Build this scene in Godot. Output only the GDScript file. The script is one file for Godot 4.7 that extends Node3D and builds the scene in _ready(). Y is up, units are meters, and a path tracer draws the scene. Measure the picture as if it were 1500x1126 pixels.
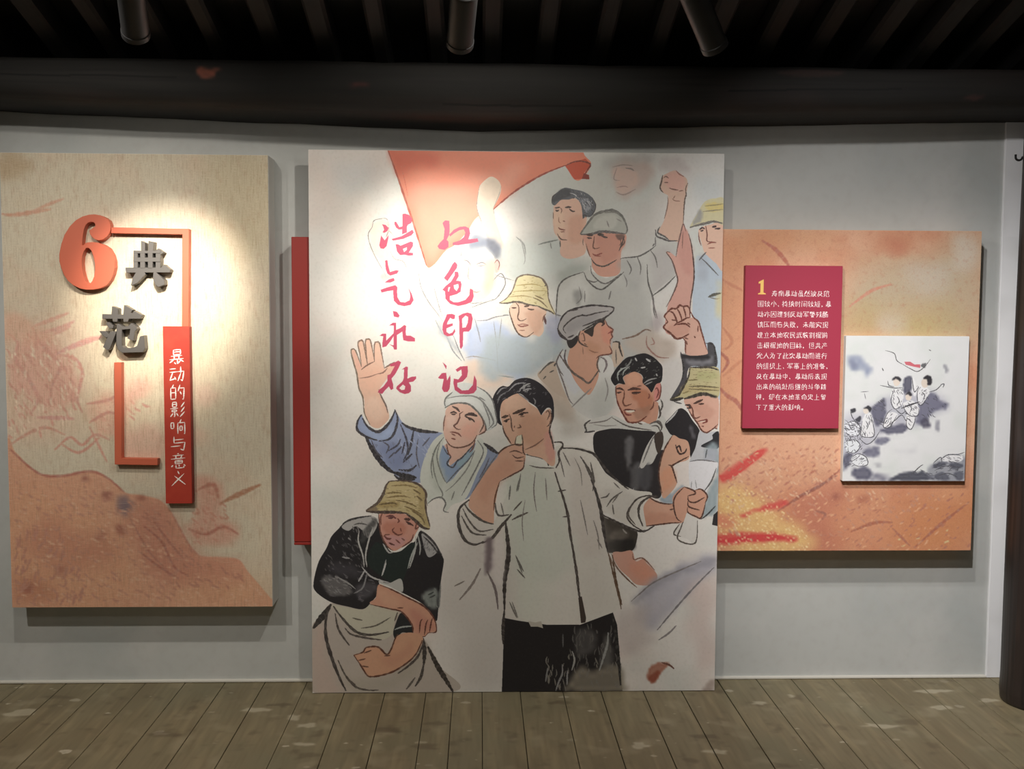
extends Node3D
# An exhibition wall in an old timber hall: title board, large painted mural board, text board, spot lamps.

# ---------------------------------------------------------------- numbers that set the place
const BOARD_DEEP := 0.13      # depth of the wall boards
const MURAL_DEEP := 0.15      # depth of the standing mural box
const PLAQUE_DEEP := 0.03

# ---------------------------------------------------------------- prints, in millimetres from the top left corner of each sheet
const MURAL_PRINT := """
wash 205,206,203 .55 25 808,4 1777,-18 1788,510 1415,730 1041,732 914,393 821,272
wash 226,200,188 .35 31 -4,12 81,11 74,278 6,315 -6,278
wash 228,206,190 .30 37 141,186 251,228 207,398 115,399
wash 190,196,200 .25 25 93,84 276,64 257,155 117,174
wash 180,184,178 .55 25 965,57 1286,23 1473,113 1477,389 1291,427 1202,268 1041,306
wash 176,181,177 .5 19 795,363 1042,362 1155,490 1043,577 808,517
wash 190,183,178 .5 25 1326,267 1474,205 1464,389 1353,427
wash 196,204,206 .5 19 1609,112 1746,117 1748,190 1649,216
wash 206,196,190 .5 15 1474,162 1511,162 1488,327 1452,358
fill 223,133,106 322,-30 322,-30 361,75 397,178 434,287 465,384 494,481 525,476 575,417 618,389 667,334 707,275 778,240 851,177 913,134 978,96 1039,70 1079,56 1092,74 1120,113 1151,110 1190,49 1161,10 1146,-39 1146,-39
wash 234,169,146 .6 21 416,129 636,127 851,64 913,100 778,223 680,322 545,433 495,470 459,360
wash 206,96,76 .5 12 337,-3 386,-4 483,7 544,1 520,61 422,81 385,105
line 176,84,66 7.3 332,-3 361,75 397,178 434,287 465,384 494,479
line 214,110,84 2.9 386,57 404,129 416,190
line 150,60,44 6.4 778,240 851,177 913,134 978,96 1039,70 1079,55
poly 196,84,56 1079,56 1128,37 1165,25 1190,49 1159,86 1151,110 1120,113 1092,74
line 120,46,34 4.7 1079,56 1115,40 1152,36 1186,49 1174,73 1153,105
poly 132,50,40 1159,86 1181,94 1183,112 1151,110
fill 226,210,192 719,144 744,117 768,104 796,119 809,144 805,177 784,223 775,241 784,284 806,345 819,406 754,364 736,309 709,242 711,181
wash 214,196,176 .5 6 728,150 768,114 802,144 790,199 741,199
line 150,140,130 2.3 719,141 711,181 707,236 723,285 735,321
line 160,150,140 2.0 809,144 802,174 784,220 777,241 785,284
wash 120,130,150 .75 9 667,358 723,349 785,370 809,406 803,455 772,419 723,407 680,419
wash 90,92,104 .5 5 754,364 809,406 791,449 760,407
fill 236,216,200 643,444 674,419 729,413 773,431 785,468 779,517 773,572 742,616 687,616 656,567 646,506
wash 230,189,160 .6 10 748,456 791,462 804,492 773,572 742,603 742,517
fill 230,179,170 782,468 794,452 805,471 802,498 788,508
line 120,80,78 2.9 782,468 794,454 804,471 797,495
line 120,120,130 2.9 652,456 668,459 683,478
line 120,120,130 2.9 705,474 729,465 748,474
line 130,130,140 2.3 708,478 726,479 745,477
line 150,140,140 2.3 674,481 671,530 686,539
line 150,120,120 2.3 680,582 705,591 724,585
line 110,110,116 3.2 776,542 810,511 829,554 792,615 767,622
line 120,120,126 2.3 785,517 866,541
line 130,130,130 2.3 631,441 643,432 637,420
line 130,130,132 2.6 681,657 749,632 786,622
line 130,130,132 2.6 662,623 687,638 736,632
line 140,140,142 2.6 458,495 471,569 501,630 538,679 563,716
line 140,140,142 2.3 526,568 548,654 563,697
line 150,155,160 4.7 532,710 557,759 582,784 607,840 644,883
wash 180,186,192 .7 5 545,716 582,759 613,802 656,883 631,858 582,802 548,772
line 130,134,140 3.5 607,771 631,833 656,883
wash 236,209,194 .75 7 256,337 281,300 333,294 360,336 354,410 385,471 385,495 335,508 311,483 268,422
line 130,128,126 2.6 336,312 327,285 299,285 272,294 266,319 249,349 256,392 280,447 311,502 323,526
line 150,140,136 2.3 327,300 336,330 324,361 336,336 360,361
line 160,150,146 2.3 342,422 360,452 397,464 415,507
wash 170,172,172 .6 5 302,514 335,520 360,532 335,544 305,538
line 160,160,162 2.3 415,575 434,618 421,658
line 170,170,172 2.3 526,574 545,642 557,657
wash 190,170,162 .8 12 1280,48 1335,17 1410,22 1460,58 1448,113 1387,169 1325,182 1293,121
wash 170,168,166 .5 11 1231,54 1280,17 1409,4 1465,22 1391,41 1286,54 1249,85
wash 208,180,168 .8 7 1286,72 1361,65 1398,108 1349,163 1306,163
line 150,136,132 3.5 1280,60 1323,50 1367,53
line 140,128,124 4.7 1336,63 1357,65 1373,74
line 160,140,136 2.9 1299,63 1287,109 1312,115
line 168,138,132 3.5 1300,145 1331,139 1349,145
line 158,140,134 4.1 1297,164 1331,175 1380,151
wash 190,178,176 .5 9 1472,40 1527,9 1602,39 1590,81 1497,76
wash 190,198,194 .6 8 855,384 972,386 1019,374 1056,367 1103,438 1082,490 856,538
fill 217,179,160 1034,224 1064,199 1116,191 1149,213 1157,253 1173,271 1170,320 1171,412 1146,437 1097,447 1063,429 1062,383 1049,352 1035,334 1030,279 1032,245
wash 224,193,170 .7 4 1033,254 1073,254 1074,352 1049,349 1034,321
wash 204,155,134 .6 5 1101,278 1157,265 1158,351 1146,382 1102,370
fill 96,99,106 1024,214 1027,187 1054,162 1079,148 1110,153 1156,163 1190,183 1211,219 1204,253 1185,271 1169,268 1157,278 1154,250 1147,216 1125,191 1094,198 1064,199 1038,222
wash 150,154,162 .7 2 1144,195 1169,192 1187,207 1191,237 1169,253 1157,229
wash 60,60,64 .7 3 1060,159 1094,153 1104,180 1064,196 1030,211 1030,193
line 200,200,204 2.3 1100,170 1119,175 1138,192
line 190,190,194 2.0 1144,207 1163,222 1160,244
line 180,180,184 2.0 1169,198 1184,216 1172,235
dash 60,62,68 160 10.2 2.3 40 1024,214 1027,187 1054,162 1079,148 1110,153 1156,163 1190,183 1211,219 1204,253 1185,271 1157,259 1147,216 1125,191 1094,198 1064,199 1038,222
dash 170,172,178 60 8.7 2.0 50 1100,168 1156,167 1200,204 1200,247 1163,247 1144,204
line 50,46,46 3.5 1024,213 1028,187 1042,173
line 50,46,46 2.9 1157,276 1160,262 1172,265 1169,273
line 60,56,56 2.9 1194,265 1205,247 1211,219 1193,185
line 74,60,56 5.2 1038,233 1059,230
line 66,52,48 7.6 1082,231 1095,228 1106,230
line 74,56,52 4.7 1041,242 1047,246 1053,242
line 74,56,52 5.2 1099,237 1112,246 1124,247
line 120,86,72 2.9 1061,232 1067,242 1063,257
line 150,104,86 2.6 1054,272 1055,291 1064,297
line 130,84,70 3.5 1072,287 1081,290
line 130,74,64 4.4 1053,315 1060,321 1074,325 1082,325
line 140,88,76 3.5 1062,333 1080,333
line 90,70,62 3.5 1049,340 1056,355 1068,366 1091,367
line 120,100,90 2.9 1030,251 1031,279
line 90,86,84 3.5 1060,370 1062,398
line 120,126,122 5.2 969,388 994,380 1019,374 1053,367
line 130,134,130 3.5 1019,378 1024,404
line 120,100,94 2.9 1159,357 1158,382 1161,391
line 140,144,142 4.7 875,357 906,387 915,430
line 150,152,150 3.5 893,363 912,442 906,473
wash 160,166,160 .5 9 1055,503 1142,471 1179,490 1080,534
wash 168,174,168 .5 15 1062,503 1167,453 1204,477 1118,533 1056,577
fill 193,193,188 1050,583 1074,540 1167,497 1204,502 1267,526 1319,452 1397,436 1468,389 1469,331 1564,367 1559,444 1551,515 1455,609 1467,773 1461,1011 1066,1012 1045,763
wash 172,172,168 .5 19 1205,576 1417,575 1447,886 1233,886
fill 205,155,137 1162,345 1252,329 1336,338 1339,384 1322,415 1318,501 1279,521 1229,517 1199,483 1194,446 1172,391
wash 190,135,118 .55 7 1228,342 1327,341 1315,427 1254,465 1222,416
wash 214,214,210 .6 12 1068,577 1155,527 1181,638 1107,762 1064,750
wash 166,166,164 .5 10 1316,464 1391,451 1417,550 1355,575
wash 174,168,168 .5 12 1452,426 1546,401 1541,512 1467,574
line 60,52,50 4.1 1333,353 1324,384 1312,412
line 100,70,60 2.9 1315,359 1321,378 1312,390
fill 172,173,166 1148,340 1170,307 1205,262 1240,247 1281,240 1315,255 1335,284 1345,319 1342,339 1282,334 1235,334 1173,343
wash 196,196,188 .6 4 1219,277 1281,258 1312,276 1282,319 1207,317
line 104,104,100 8.7 1148,340 1170,307 1205,262 1240,247 1281,240 1315,255 1335,284 1347,319 1341,339
line 120,120,116 4.1 1250,252 1293,249 1318,267
line 92,88,88 9.3 1150,343 1189,342 1235,331 1282,333 1339,340
line 130,126,124 4.1 1259,286 1269,313
line 140,136,134 3.5 1300,276 1322,288
line 70,56,52 10.5 1173,343 1201,346
line 70,56,52 5.8 1176,357 1195,359
line 60,48,46 11.1 1223,343 1245,344
line 64,50,48 7.0 1238,350 1263,356
line 110,70,58 4.1 1206,351 1204,375 1201,394 1208,403 1220,402 1230,398
line 140,70,60 5.2 1200,425 1214,431 1242,421
line 150,84,72 4.1 1208,434 1236,435
line 120,80,66 3.5 1171,382 1179,412 1190,440
line 90,64,56 3.5 1333,359 1335,377 1320,396
wash 70,60,58 .6 2 1297,344 1335,344 1332,362 1310,365
line 74,64,60 4.7 1194,446 1216,471 1254,476 1303,449
line 84,82,80 5.2 1164,505 1183,542 1236,576 1292,538 1335,501
line 96,94,92 4.1 1192,477 1201,514 1255,551 1323,507
line 96,94,92 3.8 1174,533 1205,545 1223,539
line 88,86,84 4.7 1161,502 1099,524 1068,546 1053,577 1047,654 1045,707
line 88,86,84 4.7 1319,446 1337,441 1396,434 1440,411 1468,389
line 100,98,96 4.1 1390,436 1406,476 1404,513
line 100,98,96 4.1 1347,452 1366,488 1357,513
line 100,98,96 3.8 1446,408 1468,438 1478,482
line 84,82,80 4.9 1434,469 1439,544 1461,612 1465,667 1475,698
line 90,88,86 4.7 1455,604 1511,562 1557,515
line 120,118,116 3.5 1335,513 1348,544 1345,566
line 120,118,116 3.5 1143,564 1153,613 1131,638
wash 120,120,118 .5 6 1124,589 1155,576 1150,632 1134,644
line 130,128,126 3.5 1168,582 1168,632
line 110,108,106 4.7 1280,582 1271,619
fill 212,179,160 1490,101 1514,83 1545,71 1563,81 1595,103 1602,131 1595,177 1589,229 1585,302 1574,366 1537,367 1499,349 1478,334 1504,279 1517,205 1518,177 1496,164 1484,138
wash 220,167,156 .6 4 1508,95 1557,79 1589,112 1583,152 1534,150 1508,131
line 80,66,60 5.2 1494,92 1490,119 1484,141 1490,156 1499,165
line 120,84,74 3.5 1499,104 1508,96 1520,104
line 120,84,74 3.5 1502,122 1518,122
line 120,80,70 4.1 1524,145 1543,151 1562,153
line 130,90,78 3.5 1565,158 1583,155
line 150,100,88 3.5 1551,71 1564,85 1586,97
line 96,76,68 4.1 1602,124 1594,146 1596,173 1591,192 1588,229 1587,266 1585,299
line 130,100,88 3.5 1517,180 1519,205 1513,242 1504,275
line 140,100,84 2.9 1537,189 1547,198 1572,200
line 140,100,84 2.9 1549,177 1540,192
line 84,80,80 6.4 1467,323 1473,348 1499,358 1524,367 1562,367
line 84,80,80 5.8 1486,309 1477,332 1505,348 1524,363
line 110,106,106 4.1 1467,353 1469,391
line 100,98,98 4.7 1456,391 1464,380
fill 190,203,216 1637,456 1665,431 1693,424 1728,461 1761,498 1771,1010 1650,1010 1632,698
wash 206,212,206 .6 12 1613,339 1657,326 1665,425 1635,487 1620,573
wash 166,172,184 .6 10 1659,449 1684,443 1686,548 1667,548
fill 229,191,170 1652,320 1700,298 1757,301 1761,486 1728,461 1693,431 1677,412 1664,369
fill 212,205,166 1615,309 1644,253 1671,207 1696,191 1721,187 1758,190 1760,295 1723,283 1692,285 1654,299
wash 150,150,156 .7 4 1629,290 1647,244 1666,240 1666,277 1629,302
wash 226,196,90 .4 4 1684,209 1753,209 1753,240 1688,240
line 110,106,100 8.7 1616,310 1648,300 1685,291 1716,284 1754,292
line 160,146,100 3.8 1678,220 1756,210
line 150,140,110 3.8 1669,243 1756,233
line 74,54,54 5.8 1656,320 1667,311 1678,316
line 74,54,54 5.2 1661,325 1673,322
line 74,54,54 7.6 1711,308 1728,303
line 74,54,54 6.4 1723,315 1745,313
line 120,70,60 4.1 1682,302 1689,339 1688,365 1699,371 1712,369
line 130,80,70 3.5 1652,330 1655,360 1665,388
line 150,84,72 4.7 1692,381 1711,372 1729,375
line 160,94,80 3.5 1695,397 1724,396
line 90,90,96 4.7 1686,415 1671,431 1656,449
line 100,100,104 4.1 1665,440 1690,462 1741,514
line 90,88,80 7.0 1699,605 1730,595 1755,588
line 120,118,110 2.9 1699,605 1731,613 1750,610
wash 230,209,140 .6 10 1742,548 1762,548 1765,697 1745,697
fill 210,163,150 1513,415 1530,415 1559,432 1564,382 1571,351 1584,293 1597,314 1610,342 1625,400 1636,511 1623,623 1621,698 1608,760 1520,760 1522,661 1538,611 1565,543 1560,506 1540,450
wash 198,143,132 .5 6 1570,358 1601,327 1627,425 1622,511 1584,481
line 84,60,56 5.2 1610,339 1625,400 1636,515 1623,623 1620,685
line 96,68,62 4.4 1530,416 1515,416 1539,450 1558,503 1565,543 1540,608 1518,649
line 110,76,70 3.8 1557,435 1564,388 1576,333 1586,296 1597,327
line 130,90,80 2.9 1585,327 1583,401
wash 184,198,226 .85 10 665,753 786,705 867,770 917,782 918,957 799,932 731,883 662,864
wash 230,207,190 .8 10 669,877 731,873 806,938 868,957 793,994 756,1007 681,989 663,933
line 150,140,130 2.9 662,870 700,864 793,882
line 140,150,150 3.5 799,945 868,954
line 140,140,146 3.5 705,712 749,709 786,696 842,687
line 150,150,156 3.5 780,715 793,820 799,926
line 150,150,156 3.5 814,702 799,833
line 150,154,166 4.1 699,703 718,771 724,802
wash 178,190,196 .85 12 859,783 946,782 1020,745 1073,800 1064,856 971,931 922,953 859,947 735,945 747,777
wash 168,172,196 .7 9 1007,689 1063,689 1082,769 1033,807 1008,757
fill 229,197,176 848,655 869,633 900,632 994,657 1004,678 991,716 994,753 976,778 951,769 926,780 895,776 870,738 851,695
wash 214,169,146 .6 5 919,673 988,672 982,747 951,765 932,728
fill 220,209,168 804,635 832,618 857,587 881,528 918,514 962,521 993,539 1009,573 1013,613 1044,683 1009,666 978,651 931,639 894,630 869,629 832,640
wash 208,196,150 .6 4 931,531 993,543 1009,604 962,611 950,567
dash 176,160,110 50 14.6 2.0 -5 832,618 881,528 962,521 1009,573 1013,613 962,642 869,627
line 112,98,84 4.7 804,635 832,618 857,587 869,556 881,528 918,515 962,522 990,536 1008,567 1013,613 1028,654 1044,683
line 96,86,76 7.0 806,637 838,636 869,630 900,633 919,640 963,648
line 96,86,76 5.8 963,646 994,660 1019,669 1040,683
line 170,150,90 3.5 875,562 937,555 981,561
line 176,158,100 3.5 863,587 931,583 1006,583
line 170,150,100 3.5 838,611 900,605 944,611
line 130,112,80 4.1 947,612 978,626 1009,654
line 130,112,80 4.1 956,603 993,620
line 96,84,76 5.2 987,536 1002,555 996,564
line 90,66,58 7.0 911,650 931,646
line 96,70,62 5.2 925,659 938,663 953,663
line 96,70,62 5.2 857,656 876,656
line 110,76,64 3.8 872,633 885,648 887,673 882,695 888,708 901,711 919,702
line 150,90,80 4.7 882,727 898,735 929,730
line 150,90,80 2.9 885,729 901,725 929,728
line 160,110,92 3.5 889,752 913,752
line 96,72,60 4.1 847,658 848,679 857,707 870,741 889,769 920,780 951,759
line 120,80,66 3.5 1003,682 994,691 989,713
line 90,60,62 7.6 997,694 1003,725
line 130,130,134 3.5 820,687 845,687
line 120,120,126 4.1 1044,683 1069,690
wash 214,210,206 .9 9 1509,879 1591,873 1598,954 1568,1017 1532,1131 1488,1131 1504,980
wash 190,176,164 .8 11 1345,793 1420,755 1457,742 1520,786 1565,804 1547,867 1484,880 1421,855 1352,830
line 120,96,84 6.4 1332,787 1389,771 1429,746 1454,752
line 150,110,100 5.2 1436,774 1439,817 1484,861 1534,867
line 160,120,110 4.1 1458,780 1470,805 1452,811
wash 160,146,150 .5 9 1457,711 1487,674 1507,711 1482,755 1457,755
line 120,112,112 4.7 1455,600 1468,655 1481,699
fill 199,180,162 968,941 1009,906 1046,886 1072,956 1110,1037 1066,1031 1016,994
wash 199,182,166 .85 10 984,944 1046,906 1078,969 1123,1069 1117,1138 1067,1138 1029,1069
fill 199,180,162 1289,806 1320,804 1340,861 1309,905 1290,893
fill 212,211,207 1046,889 1058,856 1077,838 1099,878 1146,943 1191,973 1215,937 1233,881 1264,855 1296,905 1292,1081 1211,1131 1129,1087 1097,1037 1065,962
wash 196,196,190 .6 12 1129,1069 1210,993 1284,943 1292,1068 1211,1119
wash 206,208,214 .7 6 1058,881 1083,856 1121,931 1172,981 1122,1025 1078,956
wash 176,178,172 .45 15 1210,1018 1291,980 1293,1131 1211,1137
wash 184,176,166 .5 15 1047,1069 1123,1081 1187,1194 1086,1207
fill 206,159,136 1141,782 1150,754 1172,749 1203,736 1234,710 1257,707 1269,731 1291,747 1285,764 1289,779 1279,797 1281,812 1287,840 1280,851 1237,858 1228,884 1231,947 1206,1009 1181,1025 1131,969 1099,894 1101,853 1111,825 1135,807
wash 216,141,122 .5 4 1247,731 1288,744 1285,787 1273,812 1248,794 1241,756
wash 190,143,114 .5 6 1179,794 1229,812 1229,844 1179,844
fill 176,172,171 1054,745 1070,698 1106,665 1153,651 1202,643 1252,646 1290,651 1293,664 1268,686 1222,704 1178,733 1160,749 1143,752 1129,774 1096,793 1070,773
wash 150,147,148 .5 6 1097,726 1190,685 1240,685 1191,719 1144,744 1104,769
fill 52,46,46 1093,794 1113,790 1138,772 1141,788 1135,807 1114,827 1101,822
fill 58,50,46 1166,755 1203,732 1240,702 1262,691 1253,710 1250,731 1244,719 1228,719 1210,738 1207,763 1201,778 1182,766
line 52,46,48 6.4 1054,745 1058,726 1070,698 1084,680 1106,665 1153,651 1202,643 1252,646 1288,651 1293,660 1284,675 1259,691
line 52,46,48 10.5 1054,745 1066,770 1085,785 1096,794
line 60,54,54 5.2 1088,763 1077,743 1094,720 1122,698 1159,685 1173,688 1221,676 1271,667
line 60,54,54 4.7 1160,732 1191,721 1240,699
line 56,50,50 7.0 1160,751 1197,729 1240,704 1271,685 1291,666
line 70,62,62 4.1 1106,667 1140,662
line 60,54,54 5.8 1098,782 1123,771
line 80,50,46 6.4 1242,731 1253,719 1251,711
line 110,62,52 4.4 1257,707 1269,731 1291,747 1283,762 1289,778 1279,793 1280,809
line 110,62,52 4.7 1276,818 1287,840 1280,851 1237,858 1220,870
line 150,70,64 3.8 1269,764 1279,758 1283,750
line 70,52,46 5.2 1150,754 1143,775 1145,797 1160,811 1185,822
line 110,76,62 3.5 1154,769 1163,763 1170,794 1157,794
line 110,76,62 3.5 1167,806 1179,813
line 150,104,82 4.1 1189,834 1211,844 1229,844
line 150,110,90 3.5 1161,822 1164,853
line 90,80,84 7.6 1089,835 1084,863 1092,894 1115,925 1143,945
line 100,92,94 5.2 1076,832 1058,863 1050,891 1065,925 1080,945
line 96,76,68 5.2 1233,859 1224,900 1237,931
line 120,110,112 7.0 1239,865 1258,875 1265,900 1252,931
line 56,48,46 6.4 1292,800 1317,800 1320,824 1333,862
line 100,90,84 4.1 1304,834 1307,893
line 80,74,72 4.1 1005,902 1024,888 1039,886
line 80,74,72 5.8 1040,904 1046,891
line 96,84,78 7.6 1064,856 1080,881 1121,931 1159,956 1191,974 1234,918
line 120,110,110 5.2 1052,906 1078,969 1104,1044 1123,1069
line 90,84,80 4.1 975,938 1006,903 1040,886
line 80,74,70 4.1 994,959 1006,947
line 80,74,70 4.1 1021,931 1040,922
line 140,136,134 4.7 1259,955 1272,1005 1260,1056
line 140,136,134 4.7 1200,999 1154,1043 1116,1081
line 120,100,90 2.9 1184,971 1188,981
fill 78,76,80 1583,845 1603,854 1691,851 1700,802 1729,813 1737,907 1626,905 1608,989 1568,1036 1543,1044 1580,979 1593,936 1591,892
wash 140,140,146 .7 5 1610,873 1685,879 1716,854 1723,891 1635,898
wash 40,38,40 .8 4 1591,854 1691,854 1723,879 1717,866 1698,873 1603,867
line 48,46,48 5.8 1584,842 1591,873 1598,917 1592,967
line 48,46,48 5.8 1693,804 1728,816 1735,904
fill 215,173,156 1508,734 1526,713 1514,694 1512,685 1529,666 1542,655 1563,655 1576,640 1591,647 1607,643 1619,657 1621,693 1638,693 1659,714 1672,752 1698,830 1692,852 1608,852 1602,792 1591,783 1565,784 1541,763
wash 202,149,132 .5 4 1530,730 1606,724 1619,755 1567,776 1541,758
line 104,52,40 6.4 1526,713 1514,694 1512,685 1529,666 1542,655 1563,655 1576,640 1591,647 1607,643 1619,657 1621,693
line 104,52,40 5.8 1529,666 1547,673 1558,691 1565,709 1564,719 1551,730
line 104,52,40 5.2 1563,655 1573,667 1584,693 1586,709
line 104,52,40 5.2 1591,647 1600,672 1604,693
line 104,52,40 5.2 1543,704 1564,705
line 104,52,40 5.8 1566,718 1587,707 1605,696 1621,693
line 104,52,40 7.6 1526,713 1508,734 1525,751 1541,763 1565,784 1594,777 1619,763
line 104,52,40 6.4 1564,724 1593,719 1608,723 1622,735
line 110,60,48 5.2 1620,662 1637,693 1658,711 1671,750 1696,830
line 110,60,48 4.7 1591,783 1602,793 1605,849
line 110,60,48 4.1 1611,716 1623,724
line 110,60,48 4.1 1606,794 1612,810
line 110,60,48 4.1 1599,779 1615,786
line 110,60,48 4.1 1641,773 1646,781
line 110,60,48 4.1 1657,729 1656,755
line 84,84,78 6.4 1700,605 1718,594 1750,588
fill 206,205,199 1170,1152 1224,1126 1292,1114 1356,1142 1425,1151 1481,1129 1506,1116 1529,1142 1558,1211 1541,1280 1497,1300 1466,1357 1415,1331 1445,1255 1482,1192 1400,1180 1312,1173 1224,1181 1179,1191
fill 44,41,43 1217,1193 1262,1177 1312,1172 1400,1180 1473,1185 1492,1211 1465,1274 1415,1325 1385,1436 1328,1420 1277,1379 1225,1297 1211,1243
fill 50,46,48 1490,1281 1515,1268 1497,1357 1511,1445 1493,1477 1429,1455 1390,1439 1409,1344 1465,1325
wash 150,150,152 .55 5 1350,1218 1382,1211 1383,1281 1365,1357 1351,1300
wash 120,120,122 .6 6 1383,1331 1428,1331 1404,1445 1378,1433
wash 90,90,94 .7 6 1415,1344 1465,1331 1467,1420 1429,1445 1410,1407
fill 208,206,200 1415,1328 1445,1243 1489,1186 1496,1236 1459,1300 1428,1344
line 110,108,106 4.7 1427,1319 1464,1224 1482,1198
line 60,56,56 5.8 1479,1186 1480,1230 1502,1262
fill 70,60,54 1479,1198 1508,1186 1515,1230 1496,1281 1480,1249
line 70,66,64 6.4 1174,1189 1181,1180 1174,1155 1198,1136
line 60,54,54 5.8 1174,1189 1218,1183
line 120,114,110 4.1 1192,1149 1261,1139 1293,1120
line 90,84,80 4.7 1293,1126 1350,1158 1400,1170 1463,1179
line 80,74,70 4.7 1463,1148 1488,1145 1507,1167 1495,1192
line 80,74,70 4.1 1463,1161 1488,1161 1501,1186
line 150,146,142 3.5 1211,1155 1262,1161 1312,1158
fill 42,39,42 1521,1151 1544,1123 1582,1085 1613,1097 1639,1135 1673,1185 1660,1242 1639,1306 1625,1249 1616,1227 1552,1201 1533,1179
wash 110,108,114 .7 4 1624,1167 1640,1160 1653,1211 1641,1217
line 200,200,200 4.7 1526,1148 1557,1116 1575,1091
fill 196,198,202 1672,1182 1697,1189 1749,1185 1751,1217 1698,1249 1703,1318 1633,1318 1654,1255
fill 46,46,50 1679,1246 1729,1217 1726,1201 1754,1185 1755,1255 1708,1256
wash 150,166,172 .85 6 1698,1261 1754,1255 1759,1509 1697,1560 1684,1535 1714,1446 1745,1356
wash 176,180,190 .8 6 1699,1268 1749,1261 1744,1318 1699,1312
line 60,64,66 5.2 1685,1567 1710,1548 1747,1509
line 90,96,100 4.7 1699,1299 1705,1261
poly 48,46,48 1739,1548 1760,1528 1762,1599 1733,1592
fill 204,154,131 1306,990 1320,981 1345,977 1338,952 1363,932 1388,927 1416,943 1426,977 1448,996 1466,1010 1480,980 1499,976 1501,1015 1493,1046 1476,1056 1490,1060 1490,1109 1480,1140 1454,1152 1422,1141 1391,1145 1359,1142 1348,1122 1333,1094 1317,1062 1308,1031
wash 178,112,82 .6 5 1376,1002 1427,1002 1458,1027 1465,1078 1434,1109 1402,1065 1383,1046
wash 164,124,104 .6 4 1384,1097 1428,1078 1459,1071 1453,1109 1416,1134 1391,1128
wash 220,169,142 .6 4 1357,940 1394,933 1413,958 1401,984 1357,984
fill 212,143,134 1472,1015 1480,983 1495,975 1501,996 1498,1027 1489,1049 1474,1054
fill 33,30,33 1284,957 1297,928 1315,902 1349,868 1381,859 1399,852 1431,848 1462,861 1488,883 1506,908 1505,958 1498,973 1480,980 1469,1002 1460,1016 1445,996 1421,974 1423,952 1413,937 1388,927 1363,934 1336,952 1346,981 1319,977 1301,986
dash 92,94,92 60 14.6 2.0 -40 1294,959 1319,906 1381,862 1462,864 1501,908 1501,964 1420,965 1382,924 1338,949
dash 150,154,150 22 17.5 2.3 -50 1307,965 1316,921 1356,896 1369,909 1338,946
line 170,176,172 4.7 1316,965 1313,937 1328,918 1356,905
line 160,166,162 4.1 1335,943 1341,924 1366,902
line 130,134,132 4.7 1350,909 1368,884 1371,871
line 190,190,190 5.8 1387,868 1395,880
line 190,190,190 7.0 1436,871 1453,883
line 190,190,190 4.7 1413,910 1432,907
line 150,150,150 4.7 1426,977 1451,961 1482,954
line 140,140,140 4.1 1433,983 1464,969
line 170,170,170 4.7 1479,936 1484,944
line 70,42,34 7.6 1306,1001 1323,998 1339,1006
line 70,42,34 9.3 1359,1006 1383,999 1414,1002
line 66,40,34 5.8 1311,1018 1329,1015
line 60,36,30 7.0 1376,1017 1402,1016 1414,1015
line 90,54,42 4.1 1377,1021 1399,1023
line 110,62,46 5.2 1342,1006 1342,1034 1337,1056 1346,1073 1358,1072 1376,1065
line 90,40,36 5.8 1341,1094 1352,1090 1371,1091 1393,1094
poly 226,216,200 1349,1094 1387,1093 1389,1098 1371,1104 1354,1101
line 130,56,50 6.4 1343,1097 1353,1111 1375,1113
line 110,52,40 6.4 1308,1028 1314,1059 1330,1094 1346,1122 1359,1141 1378,1146 1410,1141 1441,1118
line 100,52,42 5.2 1306,990 1307,1015 1308,1031
line 130,70,56 4.7 1449,1021 1452,1034 1444,1043
line 110,60,46 4.7 1471,1056 1467,1078 1453,1093
line 120,56,50 4.7 1477,1002 1483,996 1491,1015 1481,1040
line 110,56,46 4.7 1499,980 1501,1002 1493,1043 1474,1054
line 130,80,66 4.1 1398,990 1417,987
line 70,60,56 7.0 1492,1074 1500,1109 1491,1128
line 80,74,70 5.8 1500,1046 1509,1071 1497,1103
line 90,70,62 4.7 1403,1147 1422,1153
line 90,84,80 5.2 1454,1153 1473,1144 1495,1140 1511,1166
fill 218,173,154 1603,1045 1642,1031 1705,1023 1750,1038 1752,1158 1733,1171 1702,1190 1682,1181 1663,1147 1640,1119 1621,1087 1608,1070
wash 204,153,134 .6 5 1636,1061 1706,1067 1738,1104 1707,1130 1659,1111
fill 196,186,144 1541,1045 1576,1026 1599,985 1618,948 1625,910 1684,907 1749,913 1756,1010 1745,1038 1730,1032 1705,1021 1673,1023 1642,1030 1604,1042 1579,1043
wash 176,176,126 .6 5 1659,926 1735,932 1735,960 1666,963
wash 188,170,124 .6 4 1603,985 1748,994 1749,1010 1604,1017
dash 150,136,96 70 17.5 2.0 5 1576,1026 1599,985 1625,913 1749,916 1754,1010 1642,1026
line 66,60,50 7.0 1626,908 1671,907 1712,907 1750,919
line 60,54,46 7.0 1625,910 1620,944 1603,982 1588,1010 1576,1028 1541,1044
line 50,46,42 11.6 1544,1048 1563,1047 1598,1039
line 58,52,44 12.8 1604,1042 1642,1031 1673,1022 1705,1023 1737,1035
wash 50,46,42 .7 2 1708,1023 1743,1029 1740,1041 1714,1032
line 100,88,60 4.7 1622,990 1673,988 1752,994
line 110,98,66 4.1 1622,1001 1660,1002 1752,1007
line 120,108,70 4.1 1619,963 1660,960
line 140,126,80 4.1 1598,1020 1623,1009
line 90,90,90 4.7 1560,1056 1592,1064
line 70,44,36 8.1 1644,1064 1661,1056 1683,1046
line 70,44,36 5.8 1665,1065 1687,1064
line 60,42,38 7.6 1608,1070 1624,1070 1630,1081 1614,1083
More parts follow.
